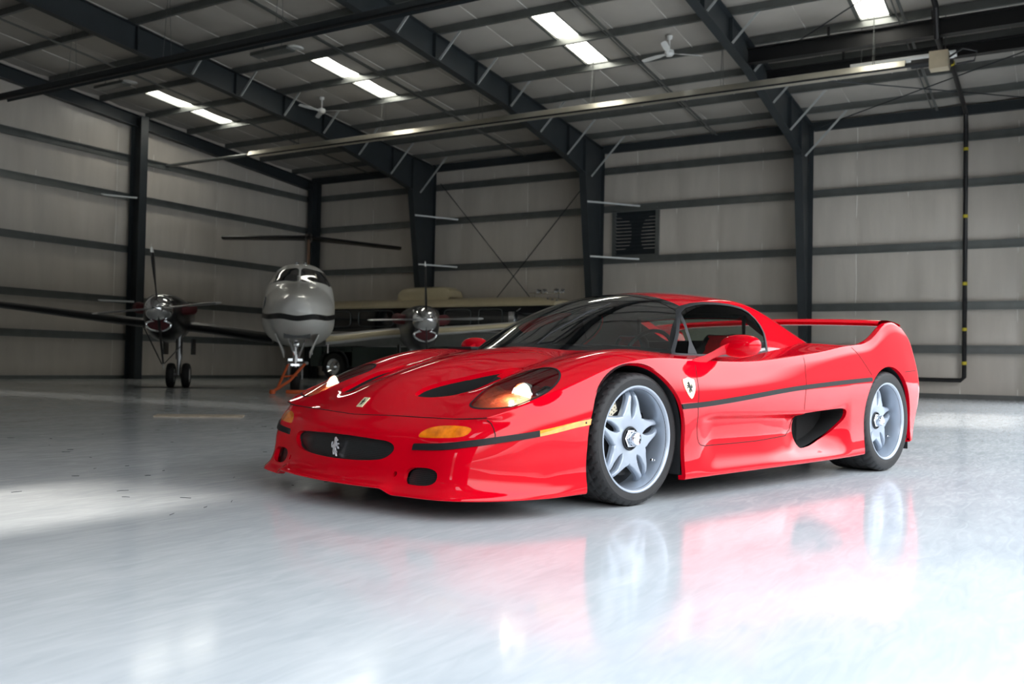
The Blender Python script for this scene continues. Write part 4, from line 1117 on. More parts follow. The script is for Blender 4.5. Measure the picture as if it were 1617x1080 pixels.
# flange braces
FN = ['left rafter', 'middle rafter', 'right rafter', 'door rafter']
_br = None
for i, y in enumerate(FR[:3]):
    for k, x in enumerate(PUR[:7]):
        z0 = rb(x)+.03; z1 = zfr(x)+.02; dy = (z1-z0)*.95
        if _br is None or True:
            mb = MB(); a, b = Vector((x, y-.10, z0)), Vector((x, y-.10-dy, z1)); mb.bar(a, b, .055, .006, (1, 0, 0)); mb.bar(a+Vector((.026, 0, 0)), b+Vector((.026, 0, 0)), .006, .05, (1, 0, 0))
        tag(mb.build('flange_brace', M['brace'], smooth=False), 'light grey diagonal brace on the %s, %s from the back wall' % (FN[i], ORD[k]), 'brace', 'diagonal flange braces')
for (y, nm) in ((18.6, 'column behind the old coach'), (12.3, 'column left of the wall louver')):
    for x, z, h_ in ((24.80, 5.50, 'upper'), (25.05, 3.90, 'lower')):
        mb = MB(); a, b = Vector((x, y-.05, z)), Vector((26.0, y-(.98 if y > 15 else 1.25), z-.04)); mb.bar(a, b, .055, .008); mb.bar(a-Vector((0, .025, -.02)), b-Vector((0, .025, -.02)), .006, .05)
        tag(mb.build('girt_brace', M['brace'], smooth=False), 'light grey %s brace from the %s to a girt' % (h_, nm), 'brace', 'column to girt braces')
for z, h_ in ((5.36, 'upper'), (2.27, 'lower')):
    mb = MB(); mb.bar((18.1, 23.76, z), (17.25, 24.25, z), .055, .008); mb.bar((18.1, 23.76, z+.02), (17.25, 24.25, z+.02), .008, .05)
    tag(mb.build('girt_brace', M['brace'], smooth=False), 'light grey %s brace left of the column on the left wall' % h_, 'brace', 'column to girt braces')
# rod bracing
for nm, a, b in (('falling to the right', (26.0, 18.35, 6.75), (26.0, 12.45, .25)), ('falling to the left', (26.0, 12.45, 6.75), (26.0, 18.35, .25))):
    mb = MB(); mb.tube([a, b], .014, 6); tag(mb.build('wall_brace_rod', M['frame']), 'thin wall bracing rod %s behind the old coach' % nm, 'rod', 'crossed bracing rods')
for nm, a, b in (('from the eave at the column', (25.9, 5.9, 7.22), (21.9, 0, 7.55)), ('crossing toward the eave', (21.9, 5.9, 7.55), (25.9, 0, 7.22)), ('high up the slope', (21.0, 5.9, 7.62), (15.6, 0, 8.05))):
    mb = MB(); mb.tube([a, b], .014, 6); tag(mb.build('roof_brace_rod', M['frame']), 'thin roof bracing rod %s in the right bay' % nm, 'rod', 'crossed bracing rods')
# heavy door beams in the right bay
for i, (x, z) in enumerate(((20.0, 7.46), (21.5, 7.42))):
    mb = MB(); mb.ibeam((x, 6.0, z), (x, -.2, z), .20, .33 if i == 0 else .27, .02)
    for yy in (4.3, 2.3, .6): mb.box((x, yy, z+.25), (.05, .05, .24))
    tag(mb.build('support_beam', M['pipe'], smooth=False), ['heavy black beam under the roof at upper right, the higher one', 'heavy black beam under the roof at upper right, the lower one'][i], 'beam', 'black beams in the right bay')
# radiant tube heaters
def heater(x, z, y0, y1, yp, label, burner):
    o = empty('tube_heater', (x, (y0+y1)/2, z+.1), 0, label, 'heater', 'long radiant tube heaters')
    def loc(mb): mb.v = [(v[0]-x, v[1]-(y0+y1)/2, v[2]-z-.1) for v in mb.v]; return mb
    mb = MB(); prof = [(-.15, -.05), (-.10, .07), (-.04, .10), (.04, .10), (.10, .07), (.15, -.05)]
    mb.grid([[(x+a, y, z+b) for a, b in prof] for y in (y0, y1)]); mb.grid([[(x+a*.97, y, z+b-.006) for a, b in prof] for y in (y0, y1)])
    loc(mb).build('reflector', M['alu'] if burner else M['frame'], o, smooth=False)  # left heater's reflector coloured dark to stand for the shade there
    mb = MB(); mb.tube([(x, y0-.1, z), (x, y1+.2, z)], .05, 12); loc(mb).build('burner_tube', M['pipe'], o)
    mb = MB(); mb.tube([(x, y1+.2, z), (x, yp, z)], .05, 12); loc(mb).build('exhaust_pipe', M['girt'], o)
    n = int((y1-y0)/3.1)
    for k in range(n+1):
        y = y0+.6+k*3.1
        if y < y1:
            mb = MB(); zc = zfr(x)+.02; mb.tube([(x-.10, y, z+.07), (x, y, zc), (x+.10, y, z+.07)], .006, 5); loc(mb).build('hanger_wire', M['girt'], o)
    if burner:
        mb = MB(); mb.box((x, y0-.60, z), (.30, .34, .34)); loc(mb).build('burner_box', M['tan'], o, bevel=.015)
        mb = MB(); mb.tube([(x, y0-.43, z), (x, y0-.1, z)], .085, 14); loc(mb).build('burner_collar', M['pipe'], o)
        mb = MB(); mb.tube([(x, y0-.77, z+.05), (x+.05, y0-1.0, z+.2), (x+.1, y0-1.25, z+.12), (x+.1, y0-1.2, z-.05), (x, y0-.9, z-.1)], .02, 8); loc(mb).build('gas_hose', M['pipe'], o)
    else:
        mb = MB(); mb.box((x, y0-.45, z), (.30, .34, .34)); loc(mb).build('burner_box', M['tan'], o, bevel=.015)
    return o
heater(19.55, 6.66, 2.73, 20.6, 24.3, 'long tube heater with bright reflector and tan burner box, ending at upper right', True)
heater(12.60, 6.66, 2.73, 21.5, 24.3, 'long dark tube heater hanging across the upper left corner', False)
# ceiling fans
def fan(x, y, zc, rot, label):
    o = empty('ceiling_fan', (x, y, zc), rot, label, 'fan', 'white ceiling fans')
    mb = MB(); mb.lathe([(.001, 0), (.07, 0), (.06, -.07), (.02, -.09)], (0, 0, 0), (0, 0, 1), 16); mb.build('canopy', M['white'], o)
    mb = MB(); mb.tube([(0, 0, -.02), (0, 0, -.34)], .018, 8); mb.build('down_rod', M['white'], o)
    mb = MB(); mb.lathe([(.03, -.30), (.10, -.33), (.11, -.40), (.07, -.45), (.001, -.46)], (0, 0, 0), (0, 0, 1), 20); mb.build('motor', M['white'], o)
    for k in range(3):
        a = 2*pi*k/3; R_ = Matrix.Rotation(a, 3, 'Z'); mb = MB(); P_ = []
        for r_, w in ((.10, .04), (.20, .07), (.30, .13), (.60, .14), (.74, .12), (.78, .07)):
            P_.append([R_ @ Vector((r_, s_*w/2, -.39+s_*.012+dz)) for s_, dz in ((-1, 0), (1, 0), (1, .008), (-1, .008))])
        mb.grid(P_, closed_v=True); mb.build('blade', M['white'], o)
fan(19.55, 17.9, 8.0, .9, 'white ceiling fan hanging over the white plane')
fan(19.42, 7.6, 8.0, 1.25, 'white ceiling fan hanging right of the middle rafter')
# suspended light fixtures
for nm, x, y in (('between the left skylight and the dark heater', 16.1, 16.35), ('far left, above the left skylight', 16.1, 22.3)):
    o = empty('light_fixture', (x, y, 8.05), 0, 'unlit boxy light fixture %s' % nm, 'lamp', 'unlit light fixtures')
    mb = MB(); mb.box((0, 0, -.05), (.30, 1.2, .09)); mb.build('housing', M['girt'], o, bevel=.02)
    mb = MB(); mb.lathe([(.001, .02), (.17, .015), (.19, 0), (.17, -.03), (.001, -.04)], (0, -.75, -.06), (0, .15, -1), 20); mb.build('lens', M['white'], o)
    mb = MB(); mb.tube([(0, .3, 0), (0, .3, .15)], .01, 6); mb.tube([(0, -.3, 0), (0, -.3, .15)], .01, 6); mb.build('hanger', M['girt'], o)
# strip light by the burner
o = empty('strip_light', (20.3, 2.9, 7.0), 0, 'white strip light under the roof beside the tan burner box', 'lamp')
mb = MB(); mb.box((0, 0, 0), (.28, 2.0, .06)); mb.build('housing', M['white'], o, bevel=.01)
mb = MB(); mb.box((0, 0, -.04), (.22, 1.9, .02)); mb.build('diffuser', M['white'], o)
mb = MB(); [mb.tube([(0, s_*.8, 0), (0, s_*.8, .85)], .008, 6) for s_ in (-1, 1)]; mb.build('hanger', M['girt'], o)
# black gas pipe down the roof slope and the wall
o = empty('gas_pipe', (26.05, 2.2, 0), 0, 'black pipe with yellow couplings running down the back wall at right', 'pipe')
yp_ = 2.2
pts = [(15.0, yp_, zfr(15)-.12), (19.5, yp_, zfr(19.5)-.12), (19.75, yp_, 7.20), (21.75, yp_, 7.16), (22.0, yp_, zfr(22.0)-.12), (25.85, yp_, zfr(25.85)-.12), (25.98, yp_, 6.9), (25.98, yp_, .55), (25.98, yp_+.08, .47), (25.98, 3.6, .47)]
mb = MB(); mb.tube([(a-26.05, b-2.2, c) for a, b, c in pts], .055, 10); mb.build('pipe_run', M['pipe'], o)
for a, b, c in ((16.5, yp_, zfr(16.5)-.12), (20.7, yp_, 7.18), (22.5, yp_, zfr(22.5)-.12), (25.98, yp_, 6.3), (25.98, yp_, 4.6), (25.98, yp_, 2.9), (25.98, yp_, 1.75), (25.98, yp_, .9)):
    mb = MB(); d = Vector((1, 0, -SL)) if a < 25 else Vector((0, 0, 1)); p0 = Vector((a-26.05, b-2.2, c)); mb.tube([p0-d*.04, p0+d*.04], .062, 10); mb.build('coupling', M['ylw'], o)
# vent louver
o = empty('wall_louver', (26.1, 11.2, 3.98), 0, 'grey slatted wall louver between girts right of the middle column', 'louver')
mb = MB(); y0, y1, z0, z1 = -.70, .70, .0, 1.42
for a, b in (((0, y0, z0), (0, y0, z1)), ((0, y1, z0), (0, y1, z1)), ((0, y0, z0), (0, y1, z0)), ((0, y0, z1), (0, y1, z1))): mb.bar(a, b, .12, .08, (1, 0, 0))
mb.build('frame', M['girt'], o, smooth=False)
mb = MB()
for k in range(13): mb.box((0, 0, .08+k*.105), (.10, 1.36, .012), Matrix.Rotation(.75, 3, 'Y'))
mb.box((.05, 0, .71), (.01, 1.36, 1.4))
mb.build('slats', M['frame'], o, smooth=False)
# hose reel at the wall behind the car
o = empty('valve_box', (25.9, 3.75, 0), 0, 'dark valve assembly low on the back wall behind the car tail', 'valve')
mb = MB(); mb.tube([(0, 0, .0), (0, 0, 1.15)], .05, 10); mb.build('riser', M['tan'], o)
for z in (.45, .8, 1.05):
    mb = MB(); mb.lathe([(.001, 0), (.11, 0), (.12, .05), (.05, .09), (.001, .1)], (-.05, -.05, z), (-1, -.3, 0), 16); mb.build('valve_wheel', M['tan'] if z > 1 else M['pipe'], o)
# flat board on the floor
mb = MB(); mb.bar((6.98, 8.74, .008), (7.62, 8.04, .008), .30, .016); tag(mb.build('wooden_board', mat('weathered_wood', (.40, .34, .26), .6, noise=.2, nscale=12), smooth=False), 'flat weathered wooden board lying on the glossy floor left of the car', 'board')

# short dark scuff marks and grit on the floor
random.seed(4); mb = MB()
for k in range(46):
    x, y = random.uniform(2.6, 7), random.uniform(3.0, 7.5); a = random.uniform(0, pi); l = random.uniform(.01, .06)
    mb.tube([(x, y, .001), (x+cos(a)*l*.5, y+sin(a)*l*.5+random.uniform(-.01, .01), .0015), (x+cos(a)*l, y+sin(a)*l, .001)], .0014, 4)
o = mb.build('floor_grit', M['frame'], None); tag(o, 'scattered dark scuffs and grit on the glossy floor around the car', 'grit', None, 'stuff')
# ------------------------------------------------------------------ white turboprop plane
_N = _uv(Vector((-4.338, 18.66, 0))); _R2 = _uv(Vector((.978, .21, 0))); _BK = _uv(Vector((-.21, .978, 0)))
plane = empty('propeller_plane', (_N.x, _N.y, 0), 0, 'white twin-propeller plane with a black stripe, parked nose-on behind the car', 'plane')
plane.matrix_world = Matrix(((_R2.x, _BK.x, 0, _N.x), (_R2.y, _BK.y, 0, _N.y), (0, 0, 1, 0), (0, 0, 0, 1)))
M['pwhite'] = mat('plane_white', (.80, .79, .76), .3, coat=.6, noise=.03)
M['pblack'] = mat('plane_black', (.008, .008, .010), .3, coat=.4, noise=.1)
M['pred'] = mat('dark_red_plug', (.10, .008, .012), .6, noise=.2)
M['boot'] = mat('deicer_boot', (.008, .009, .011), .35, noise=.15)
M['pwin'] = mat('cockpit_glass', (.010, .012, .015), .06, coat=1, noise=.1)
M['cream'] = mat('cream_paint', (.55, .47, .30), .4, coat=.3, noise=.05)
M['orange'] = mat('orange_paint', (.75, .13, .03), .45, noise=.1)
M['brown'] = mat('brown_fin', (.14, .065, .035), .45, noise=.1)
XC = .055
_fy = [-1.42, -1.36, -1.2, -.95, -.55, 0, .5, 1.0, 1.4, 1.8, 2.4, 3.2, 5.0, 7.0, 8.6, 10.2]
_fzb = pchip(_fy, [1.55, 1.42, 1.30, 1.20, 1.10, 1.03, .99, .96, .95, .95, .95, .96, 1.0, 1.25, 1.6, 2.05])
_fzt = pchip(_fy, [1.60, 1.74, 1.85, 1.93, 2.02, 2.12, 2.20, 2.29, 2.51, 2.69, 2.82, 2.85, 2.82, 2.70, 2.58, 2.45])
_fw = pchip(_fy, [.05, .22, .35, .47, .58, .67, .72, .745, .755, .76, .76, .76, .74, .55, .32, .10])
_fe = pchip([-1.4, 0, 1.2, 3, 10], [2.0, 2.25, 2.5, 2.6, 2.2])
def fus_sheet():
    ys = np.r_[np.linspace(-1.42, 3.2, 120), np.linspace(3.3, 10.2, 30)]; th = np.linspace(0, 2*pi, 129)[:-1]; P = []
    for y in ys:
        zb, zt, w, e = float(_fzb(y)), float(_fzt(y)), float(_fw(y)), float(_fe(y)); zm = zb+(zt-zb)*.44
        for t in th:
            c, s_ = cos(t), sin(t)
            hh = (zt-zm) if s_ > 0 else (zm-zb)
            P.append((XC+w*math.copysign(abs(c)**(2/e), c), y, zm+hh*math.copysign(abs(s_)**(2/(e if s_ < 0 else e-.2)), s_)))
    n = len(th); F = [(i*n+j, i*n+(j+1) % n, (i+1)*n+(j+1) % n, (i+1)*n+j) for i in range(len(ys)-1) for j in range(n)]
    P = np.array(P); N = vertex_normals(P, F); cen = P.copy(); cen[:, 0] -= XC; cen[:, 2] -= 1.8
    if (N*np.c_[cen[:, 0], 0*cen[:, 0], cen[:, 2]]).sum() < 0: N = -N; F = [f[::-1] for f in F]
    F.append(tuple(range(n)))
    return Sheet(P, N, F)
def psheet(s, name, m, parent, off=0.0):
    me = bpy.data.meshes.new(name); N = s.N/np.maximum(np.linalg.norm(s.N, axis=1, keepdims=True), 1e-9)
    me.from_pydata([tuple(p) for p in s.P+N*off], [], s.F); me.materials.append(m); me.polygons.foreach_set('use_smooth', [True]*len(me.polygons))
    me.normals_split_custom_set_from_vertices([tuple(n) for n in N]); return link(bpy.data.objects.new(name, me), parent)
FS = fus_sheet()
def pf(poly, xr=(0, 9), y1=3.2):
    # polygon in |x - XC|, z
    g = poly_field(poly, 0, 2)
    return lambda x, y, z: np.maximum.reduce([g(np.abs(x-XC), y, z), y-y1, .75-y])
WSP = round_poly([(.022, 2.33), (.30, 2.33), (.55, 2.29), (.64, 2.26), (.655, 2.38), (.63, 2.50), (.52, 2.58), (.30, 2.63), (.022, 2.645)], 3)
WSP = [(max(a, .02), b) for a, b in WSP]
ws_, FS = FS.cut(pf(WSP, y1=2.3))
sw_, FS = FS.cut(lambda x, y, z: np.maximum(poly_field([(1.75, 2.28), (2.35, 2.28), (2.25, 2.60), (1.95, 2.62)], 1, 2)(x, y, z), .5-np.abs(x-XC)))
def zst(y, x): return 1.475+.10*sstep(-.9, .9, y)-.045*(1-sstep(0, .35, np.abs(x-XC)))
stp, FS = FS.cut(lambda x, y, z: np.abs(z-zst(y, x))-.050)
thin, FS = FS.cut(lambda x, y, z: np.maximum(np.abs(z-zst(y, x)-.095)-.010, -y-.2))
ft, _ = FS, None
psheet(FS, 'fuselage', M['pwhite'], plane)
psheet(ws_, 'windscreen', M['pwin'], plane); psheet(sw_, 'cockpit_side_window', M['pwin'], plane)
psheet(stp, 'stripe', M['pblack'], plane); psheet(thin, 'pinstripe', M['pblack'], plane)
mb = MB(); mb.tube([(XC-.03, .98, 2.33), (XC-.03, .93, 2.42)], .02, 6); mb.tube([(XC+.02, 1.0, 2.33), (XC+.02, 1.1, 2.30)], .012, 6); mb.build('wiper_post', M['steel'], plane)
mb = MB()
for x in (-.08, .10): mb.lathe([(.001, .05), (.04, .045), (.05, 0)], (XC+x, 2.2, 2.79), (0, 0, 1), 12)
mb.build('roof_beacon', M['chrome'], plane)
mb = MB(); mb.box((XC-.655, .2, 1.78), (.02, .12, .26), Matrix.Rotation(.12, 3, 'Y')); mb.build('nose_louver', M['pblack'], plane)
# nose gear, doors, taxi lights
for s_ in (-1, 1):
    mb = MB(); mb.grid([[(XC+s_*(.40-.16*b), -.62+a*1.1, 1.16-b*.46*(1-.25*abs(2*a-1)**2)) for b in np.linspace(0, 1, 6)] for a in np.linspace(0, 1, 12)])
    o = mb.build('nose_gear_door', M['pwhite'], plane); md = o.modifiers.new('t', 'SOLIDIFY'); md.thickness = .02
    mb = MB(); mb.lathe([(.001, .03), (.055, .022), (.07, .0), (.06, -.06), (.001, -.08)], (XC+s_*.125, -.40, 1.16), (0, -1, 0), 20); mb.build('taxi_light', M['chrome'], plane)
    mb = MB(); mb.tube([(XC+s_*.20, -.3, 1.18), (XC+s_*.03, -.08, .70)], .022, 8); mb.build('gear_brace', M['chrome'], plane)
mb = MB(); mb.box((XC, -.25, 1.13), (.50, .9, .10)); mb.build('gear_bay', M['pblack'], plane)
mb = MB(); mb.lathe([(.001, .03), (.05, .02), (.06, 0), (.05, -.05)], (XC-.01, -.36, .97), (0, -1, 0), 16); mb.build('taxi_light', M['chrome'], plane)
mb = MB(); mb.tube([(XC-.02, -.1, 1.15), (XC-.03, -.06, .62)], .055, 12); mb.tube([(XC-.03, -.06, .66), (XC-.03, -.03, .40)], .035, 12); mb.box((XC-.03, -.05, .66), (.28, .05, .05)); mb.box((XC-.03, -.07, .56), (.16, .08, .04)); strut = mb.build('nose_strut', M['chrome'], plane)
def tyre_w(name, x, y, r, w, parent, hub=.55):
    mb = MB(); mb.lathe([(r*hub, -w*.42), (r*.75, -w*.5), (r*.93, -w*.42), (r, -w*.2), (r, w*.2), (r*.93, w*.42), (r*.75, w*.5), (r*hub, w*.42)], (x, y, r), (1, 0, 0), 36); o = mb.build(name, M['rubber'], parent)
    mb = MB(); mb.lathe([(.001, -w*.3), (r*.3, -w*.34), (r*hub, -w*.42), (r*hub, w*.42), (r*.3, w*.34), (.001, w*.3)], (x, y, r), (1, 0, 0), 28); mb.build('hub', M['white'], o); return o
tyre_w('nose_wheel', XC-.02, 0, .26, .19, plane)
mb = MB(); mb.bar((XC-.15, 0, .28), (XC-.15, -.04, .55), .03, .05, (0, 1, 0)); mb.bar((XC+.11, 0, .28), (XC+.11, -.04, .55), .03, .05, (0, 1, 0)); mb.box((XC-.02, -.04, .56), (.30, .06, .05)); mb.build('wheel_fork', M['steel'], plane)
# wings
def wingsec(x, s_):
    ax_ = abs(x); c = float(pchip([.7, 2.8, 8.3], [2.3, 2.0, .95])(ax_)); yl = float(pchip([.7, 2.8, 8.3], [2.75, 2.9, 3.35])(ax_)); z = float(pchip([.7, 2.15, 3.4, 6.3, 8.3], [1.13, 1.33, 1.42, 1.73, 1.92])(ax_)); t = c*.13
    prof = [(0, 0), (.01, .018), (.04, .036), (.12, .055), (.3, .066), (.6, .045), (1, 0), (.6, -.022), (.3, -.042), (.12, -.046), (.04, -.032), (.01, -.016)]
    return [(XC+x, yl+a*c, z+b*c*1.0) for a, b in prof]
for s_ in (-1, 1):
    mb = MB(); xs = np.linspace(.6, 8.3, 24); S_ = [wingsec(s_*x, s_) for x in xs]; mb.grid(S_, closed_v=True); mb.add(S_[-1], [tuple(range(12))]); w = mb.build('wing', M['pwhite'] if s_ > 0 else M['pwhite'], plane)
    mb = MB(); P_ = [[(p[0], p[1]-.006, p[2]+(.006 if q in (1, 2, 3) else -.006 if q > 5 else 0)) for q, p in ((k, s2[k]) for k in ((3, 2, 1, 0, 11, 10, 9) if s_ < 0 else (2, 1, 0, 11)))] for s2 in S_]; mb.grid(P_); mb.build('deicer_boot', M['boot'] if s_ < 0 else M['cream'], w)
    if s_ > 0:
        pass
# engine nacelles and propellers
def nacelle(xc, zc, rot, s_):
    P_ = []; th = np.linspace(0, 2*pi, 49)[:-1]
    for y, w, zt, zb in ((1.42, .27, .25, .30), (1.5, .31, .30, .44), (1.7, .36, .33, .56), (2.1, .41, .35, .66), (2.8, .43, .36, .68), (3.6, .42, .34, .60), (4.6, .34, .26, .36), (5.6, .10, .08, .08)):
        P_.append([(xc+w*math.copysign(abs(cos(t))**.85, cos(t)), y, zc+(zt if sin(t) > 0 else zb)*math.copysign(abs(sin(t))**.85, sin(t))) for t in th])
    mb = MB(); mb.grid(P_, closed_v=True); mb.add(P_[0], [tuple(range(48))]); n = mb.build('engine_nacelle', M['pblack'], plane)
    mb = MB(); mb.lathe([(.285, .02), (.290, -.03), (.27, -.13), (.22, -.25), (.14, -.35), (.06, -.40), (.001, -.415)], (xc, 1.38, zc), (0, 1, 0), 36); mb.build('spinner', M['chrome'], n)
    ring = [(xc+.24*cos(t), 1.36-.0*sin(t), zc-.33+.14*sin(t)*(1 if sin(t) < 0 else .55)) for t in np.linspace(0, 2*pi, 33)[:-1]]
    mb = MB(); mb.tube(ring, .026, 8, closed=True); mb.build('intake_lip', M['chrome'], n)
    mb = MB(); mb.add([(p[0], 1.40, p[2]) for p in ring], [tuple(range(32))]); mb.build('intake_plug', M['pred'], n, smooth=False)
    for q in (-1, 1):
        mb = MB(); mb.tube([(xc+q*.33, 2.0, zc+.02), (xc+q*.47, 2.05, zc+.03), (xc+q*.56, 2.25, zc+.05)], [.11, .12, .12], 16); mb.build('exhaust_plug', M['pred'], n)
    # four-blade propeller
    for k in range(4):
        a0 = rot+pi/2*k; R_ = Matrix.Rotation(a0, 3, 'Y'); mb = MB(); Pn = []
        for r_, c, tw in ((.20, .07, 1.25), (.30, .09, 1.1), (.45, .15, .9), (.70, .20, .65), (.95, .19, .5), (1.15, .15, .42), (1.24, .09, .4), (1.27, .03, .4)):
            row = []
            for u in np.linspace(0, 2*pi, 13)[:-1]:
                v = Vector((c/2*cos(u), .10*c*sin(u), 0)); v = Matrix.Rotation(tw+pi/2*.55, 3, 'Z') @ v; row.append(Vector((xc, 1.20, zc))+R_ @ (v+Vector((0, 0, r_))))
            Pn.append(row)
        mb.grid(Pn, closed_v=True); b = mb.build('propeller_blade', M['boot'] if k in (0, 2) else M['steel'], n)
        mb = MB(); mb.grid([[p+(p-Vector((xc, 1.2, zc))).normalized()*.002 for p in Pn[i]] for i in (5, 6, 7)], closed_v=True); mb.build('blade_tip', M['white'], b)
    return n
nacelle(-2.78, 1.67, -.12, -1); nacelle(2.77, 1.60, -.04, 1)
mb = MB(); mb.tube([(-3.10, 1.5, 1.30), (-2.66, 1.15, .52)], .012, 6); mb.tube([(-2.36, 1.6, .9), (-2.64, 1.15, .50)], .010, 6); mb.build('propeller_strap', M['pblack'], plane)
# main gear
for x, y in ((-2.52, 2.6), (2.62, 2.9)):
    mb = MB(); mb.tube([(x, y, 1.2), (x, y, .62)], .07, 12); mb.tube([(x, y, .66), (x, y, .28)], .045, 12); mb.tube([(x-.17, y, .28), (x+.17, y, .28)], .035, 10); mb.bar((x, y-.02, .95), (x, y+.45, 1.2), .05, .05); g = mb.build('main_strut', M['steel'], plane)
    for q in (-.16, .16): tyre_w('main_wheel', x+q, y, .27, .17, g)
    for q in (-.28, .30):
        mb = MB(); mb.box((x+q, y, .90), (.02, .7, .34)); mb.build('gear_door', M['pblack'], g)
# tail
mb = MB(); mb.grid([[(XC+.12+a*.055, 8.9+u*.5+c*1.6, z_) for a, c in ((-1, .2), (-.3, 0), (.3, 0), (1, .2), (1, .6), (0, 1), (-1, .6))] for u, z_ in ((0, 2.3), (1, 4.3))], closed_v=True); mb.build('tail_fin', M['brown'], plane)
for x0, x1, z0, z1 in ((-2.40, .12, 4.26, 4.36), (.12, 2.92, 4.36, 4.18)):
    mb = MB(); mb.grid([[(XC+x, 9.35+abs(x-.15)*.12+a*(1.1-.15*abs(x-.15)), z_+b*.9) for a, b in ((0, 0), (.05, .04), (.3, .05), (1, 0), (.3, -.04), (.05, -.03))] for x, z_ in ((x0, z0), (x1, z1))], closed_v=True); mb.build('tailplane', M['boot'], plane)
mb = MB(); mb.lathe([(.001, -.35), (.07, -.25), (.12, 0), (.12, .6), (.02, 1.2)], (XC+.12, 9.5, 4.36), (0, 1, 0), 16); mb.build('tail_bullet', M['pblack'], plane)
for x, z in ((.30, .92), (.62, .96)):
    mb = MB(); mb.bar((XC+x, 1.0, z+.05), (XC+x, 1.05, z-.14), .02, .05); mb.build('antenna', M['pwhite'], plane)
# orange tow bar and chock
def pw(p): return plane.matrix_world @ Vector(p)
tb = empty('tow_bar', pw((0, -.3, 0)), 0, 'orange tow bar leaning from the floor to the nose gear of the plane', 'tow bar')
def loc_pts(pts): return [pw(p)-tb.location for p in pts]
mb = MB(); A_, B1, B2 = (XC-.42, -.98, .05), (XC-.16, -.10, .58), (XC+.17, -.10, .60)
mb.tube(loc_pts([A_, (XC-.12, -.55, .25), B2]), .028, 10); mb.tube(loc_pts([(XC-.33, -.80, .12), B1]), .026, 10); mb.tube(loc_pts([(XC-.22, -.42, .33), (XC+.02, -.40, .36)]), .018, 8)
mb.build('bar_frame', M['orange'], tb)
mb = MB(); mb.lathe([(.001, -.04), (.05, -.04), (.06, 0), (.05, .04), (.001, .04)], loc_pts([A_])[0], (0, 0, 1), 16); mb.build('tow_eye', M['orange'], tb)
mb = MB(); mb.lathe([(.02, -.05), (.035, -.05), (.035, .05), (.02, .05)], loc_pts([B2])[0], (1, 0, 0), 12); mb.lathe([(.02, -.05), (.035, -.05), (.035, .05), (.02, .05)], loc_pts([B1])[0], (1, 0, 0), 12); mb.build('clamp', M['steel'], tb)
ck = MB(); p0 = pw((XC+.02, -.34, .035)); ck.box((0, 0, 0), (.42, .14, .07)); o = ck.build('wheel_chock', M['orange'], None, bevel=.015); o.location = p0; o.rotation_euler = (0, 0, math.atan2(_R2.y, _R2.x)); tag(o, 'flat orange chock in front of the nose wheel of the plane', 'chock')
mb = MB(); p0 = pw((-2.45, 2.5, .004)); mb.add([tuple(p0+_R2*(1.05*cos(t)*(1+.15*sin(3*t)))+_BK*(.42*sin(t)*(1+.2*cos(2*t)))) for t in np.linspace(0, 2*pi, 40)[:-1]], [tuple(range(39))]); tag(mb.build('drip_mat', mat('dark_mat', (.05, .05, .05), .6, noise=.2), smooth=False), 'thin dark mat under the left main wheels of the plane', 'mat')

# ------------------------------------------------------------------ old coach by the back wall
bus = empty('old_coach', (23.5, 17.0, 0), 0, 'dark vintage coach with cream roof and roof unit behind the plane', 'coach')
M['bgreen'] = mat('dark_green_paint', (.030, .048, .042), .35, coat=.4, noise=.08)
M['bgrey'] = mat('coach_grey', (.16, .17, .165), .4, noise=.08)
M['bdark'] = mat('coach_window', (.008, .009, .011), .08, coat=1, noise=.1)
M['bframe'] = mat('window_frame', (.12, .13, .13), .4, .5, noise=.1)
def by(y): return y-17.0
Y0, Y1 = 12.55, 21.75
mb = MB(); P_ = []
for y, k in ((Y1, 1), (Y1-.1, 1), (Y0+1.3, 1), (Y0+.7, .94), (Y0+.3, .80), (Y0, .55)):
    zt = 2.36+(.35)*k; row = []
    for a, b in ((.0, 2.36), (-.02, 2.42), (.02, 2.50), (.14, 2.58), (.5, 2.66), (1.2, 2.70), (1.9, 2.66), (2.3, 2.5), (2.4, 2.36)): row.append((a, by(y), 2.36+(b-2.36)*k))
    P_.append(row)
mb.grid(P_); mb.add(P_[0], [tuple(range(9))]); mb.add(P_[-1], [tuple(range(9))]); mb.build('roof', M['cream'], bus)
mb = MB(); mb.box((1.2, by((Y0+Y1)/2), 1.98), (2.36, Y1-Y0-.1, .78)); mb.build('window_band', M['bdark'], bus, bevel=.04)
mb = MB(); mb.box((1.2, by((Y0+Y1)/2), 1.36), (2.40, Y1-Y0, .46)); mb.build('side_panel', M['bgrey'], bus, bevel=.03)
mb = MB(); mb.box((1.2, by(16.3), .80), (2.42, 7.3, .66)); mb.box((1.2, by(21.5), .80), (2.42, .5, .66)); mb.box((1.2, by(20.7), 1.05), (2.3, 1.4, .2)); mb.build('lower_panel', M['bgreen'], bus, bevel=.03)
mb = MB(); mb.box((1.2, by(17.1), .40), (2.0, 8.6, .2)); mb.build('chassis', M['black'], bus)
mb = MB(); mb.bar((-.02, by(Y0), 1.60), (-.02, by(Y1), 1.60), .03, .035); mb.bar((-.02, by(Y0), 1.14), (-.02, by(Y1), 1.14), .03, .03); mb.build('chrome_strip', M['chrome'], bus)
for a, b in ((19.72, 18.30), (17.95, 16.55), (16.35, 15.38), (15.10, 14.28), (21.5, 20.05)):
    mb = MB(); c_ = [((a+b)/2+(a-b)/2*math.copysign(abs(cos(t))**.3, cos(t)), 2.03+.25*math.copysign(abs(sin(t))**.3, sin(t))) for t in np.linspace(0, 2*pi, 33)[:-1]]
    mb.tube([(-.0, by(y), z) for y, z in c_], .016, 6, closed=True); mb.build('window_frame', M['bframe'], bus)
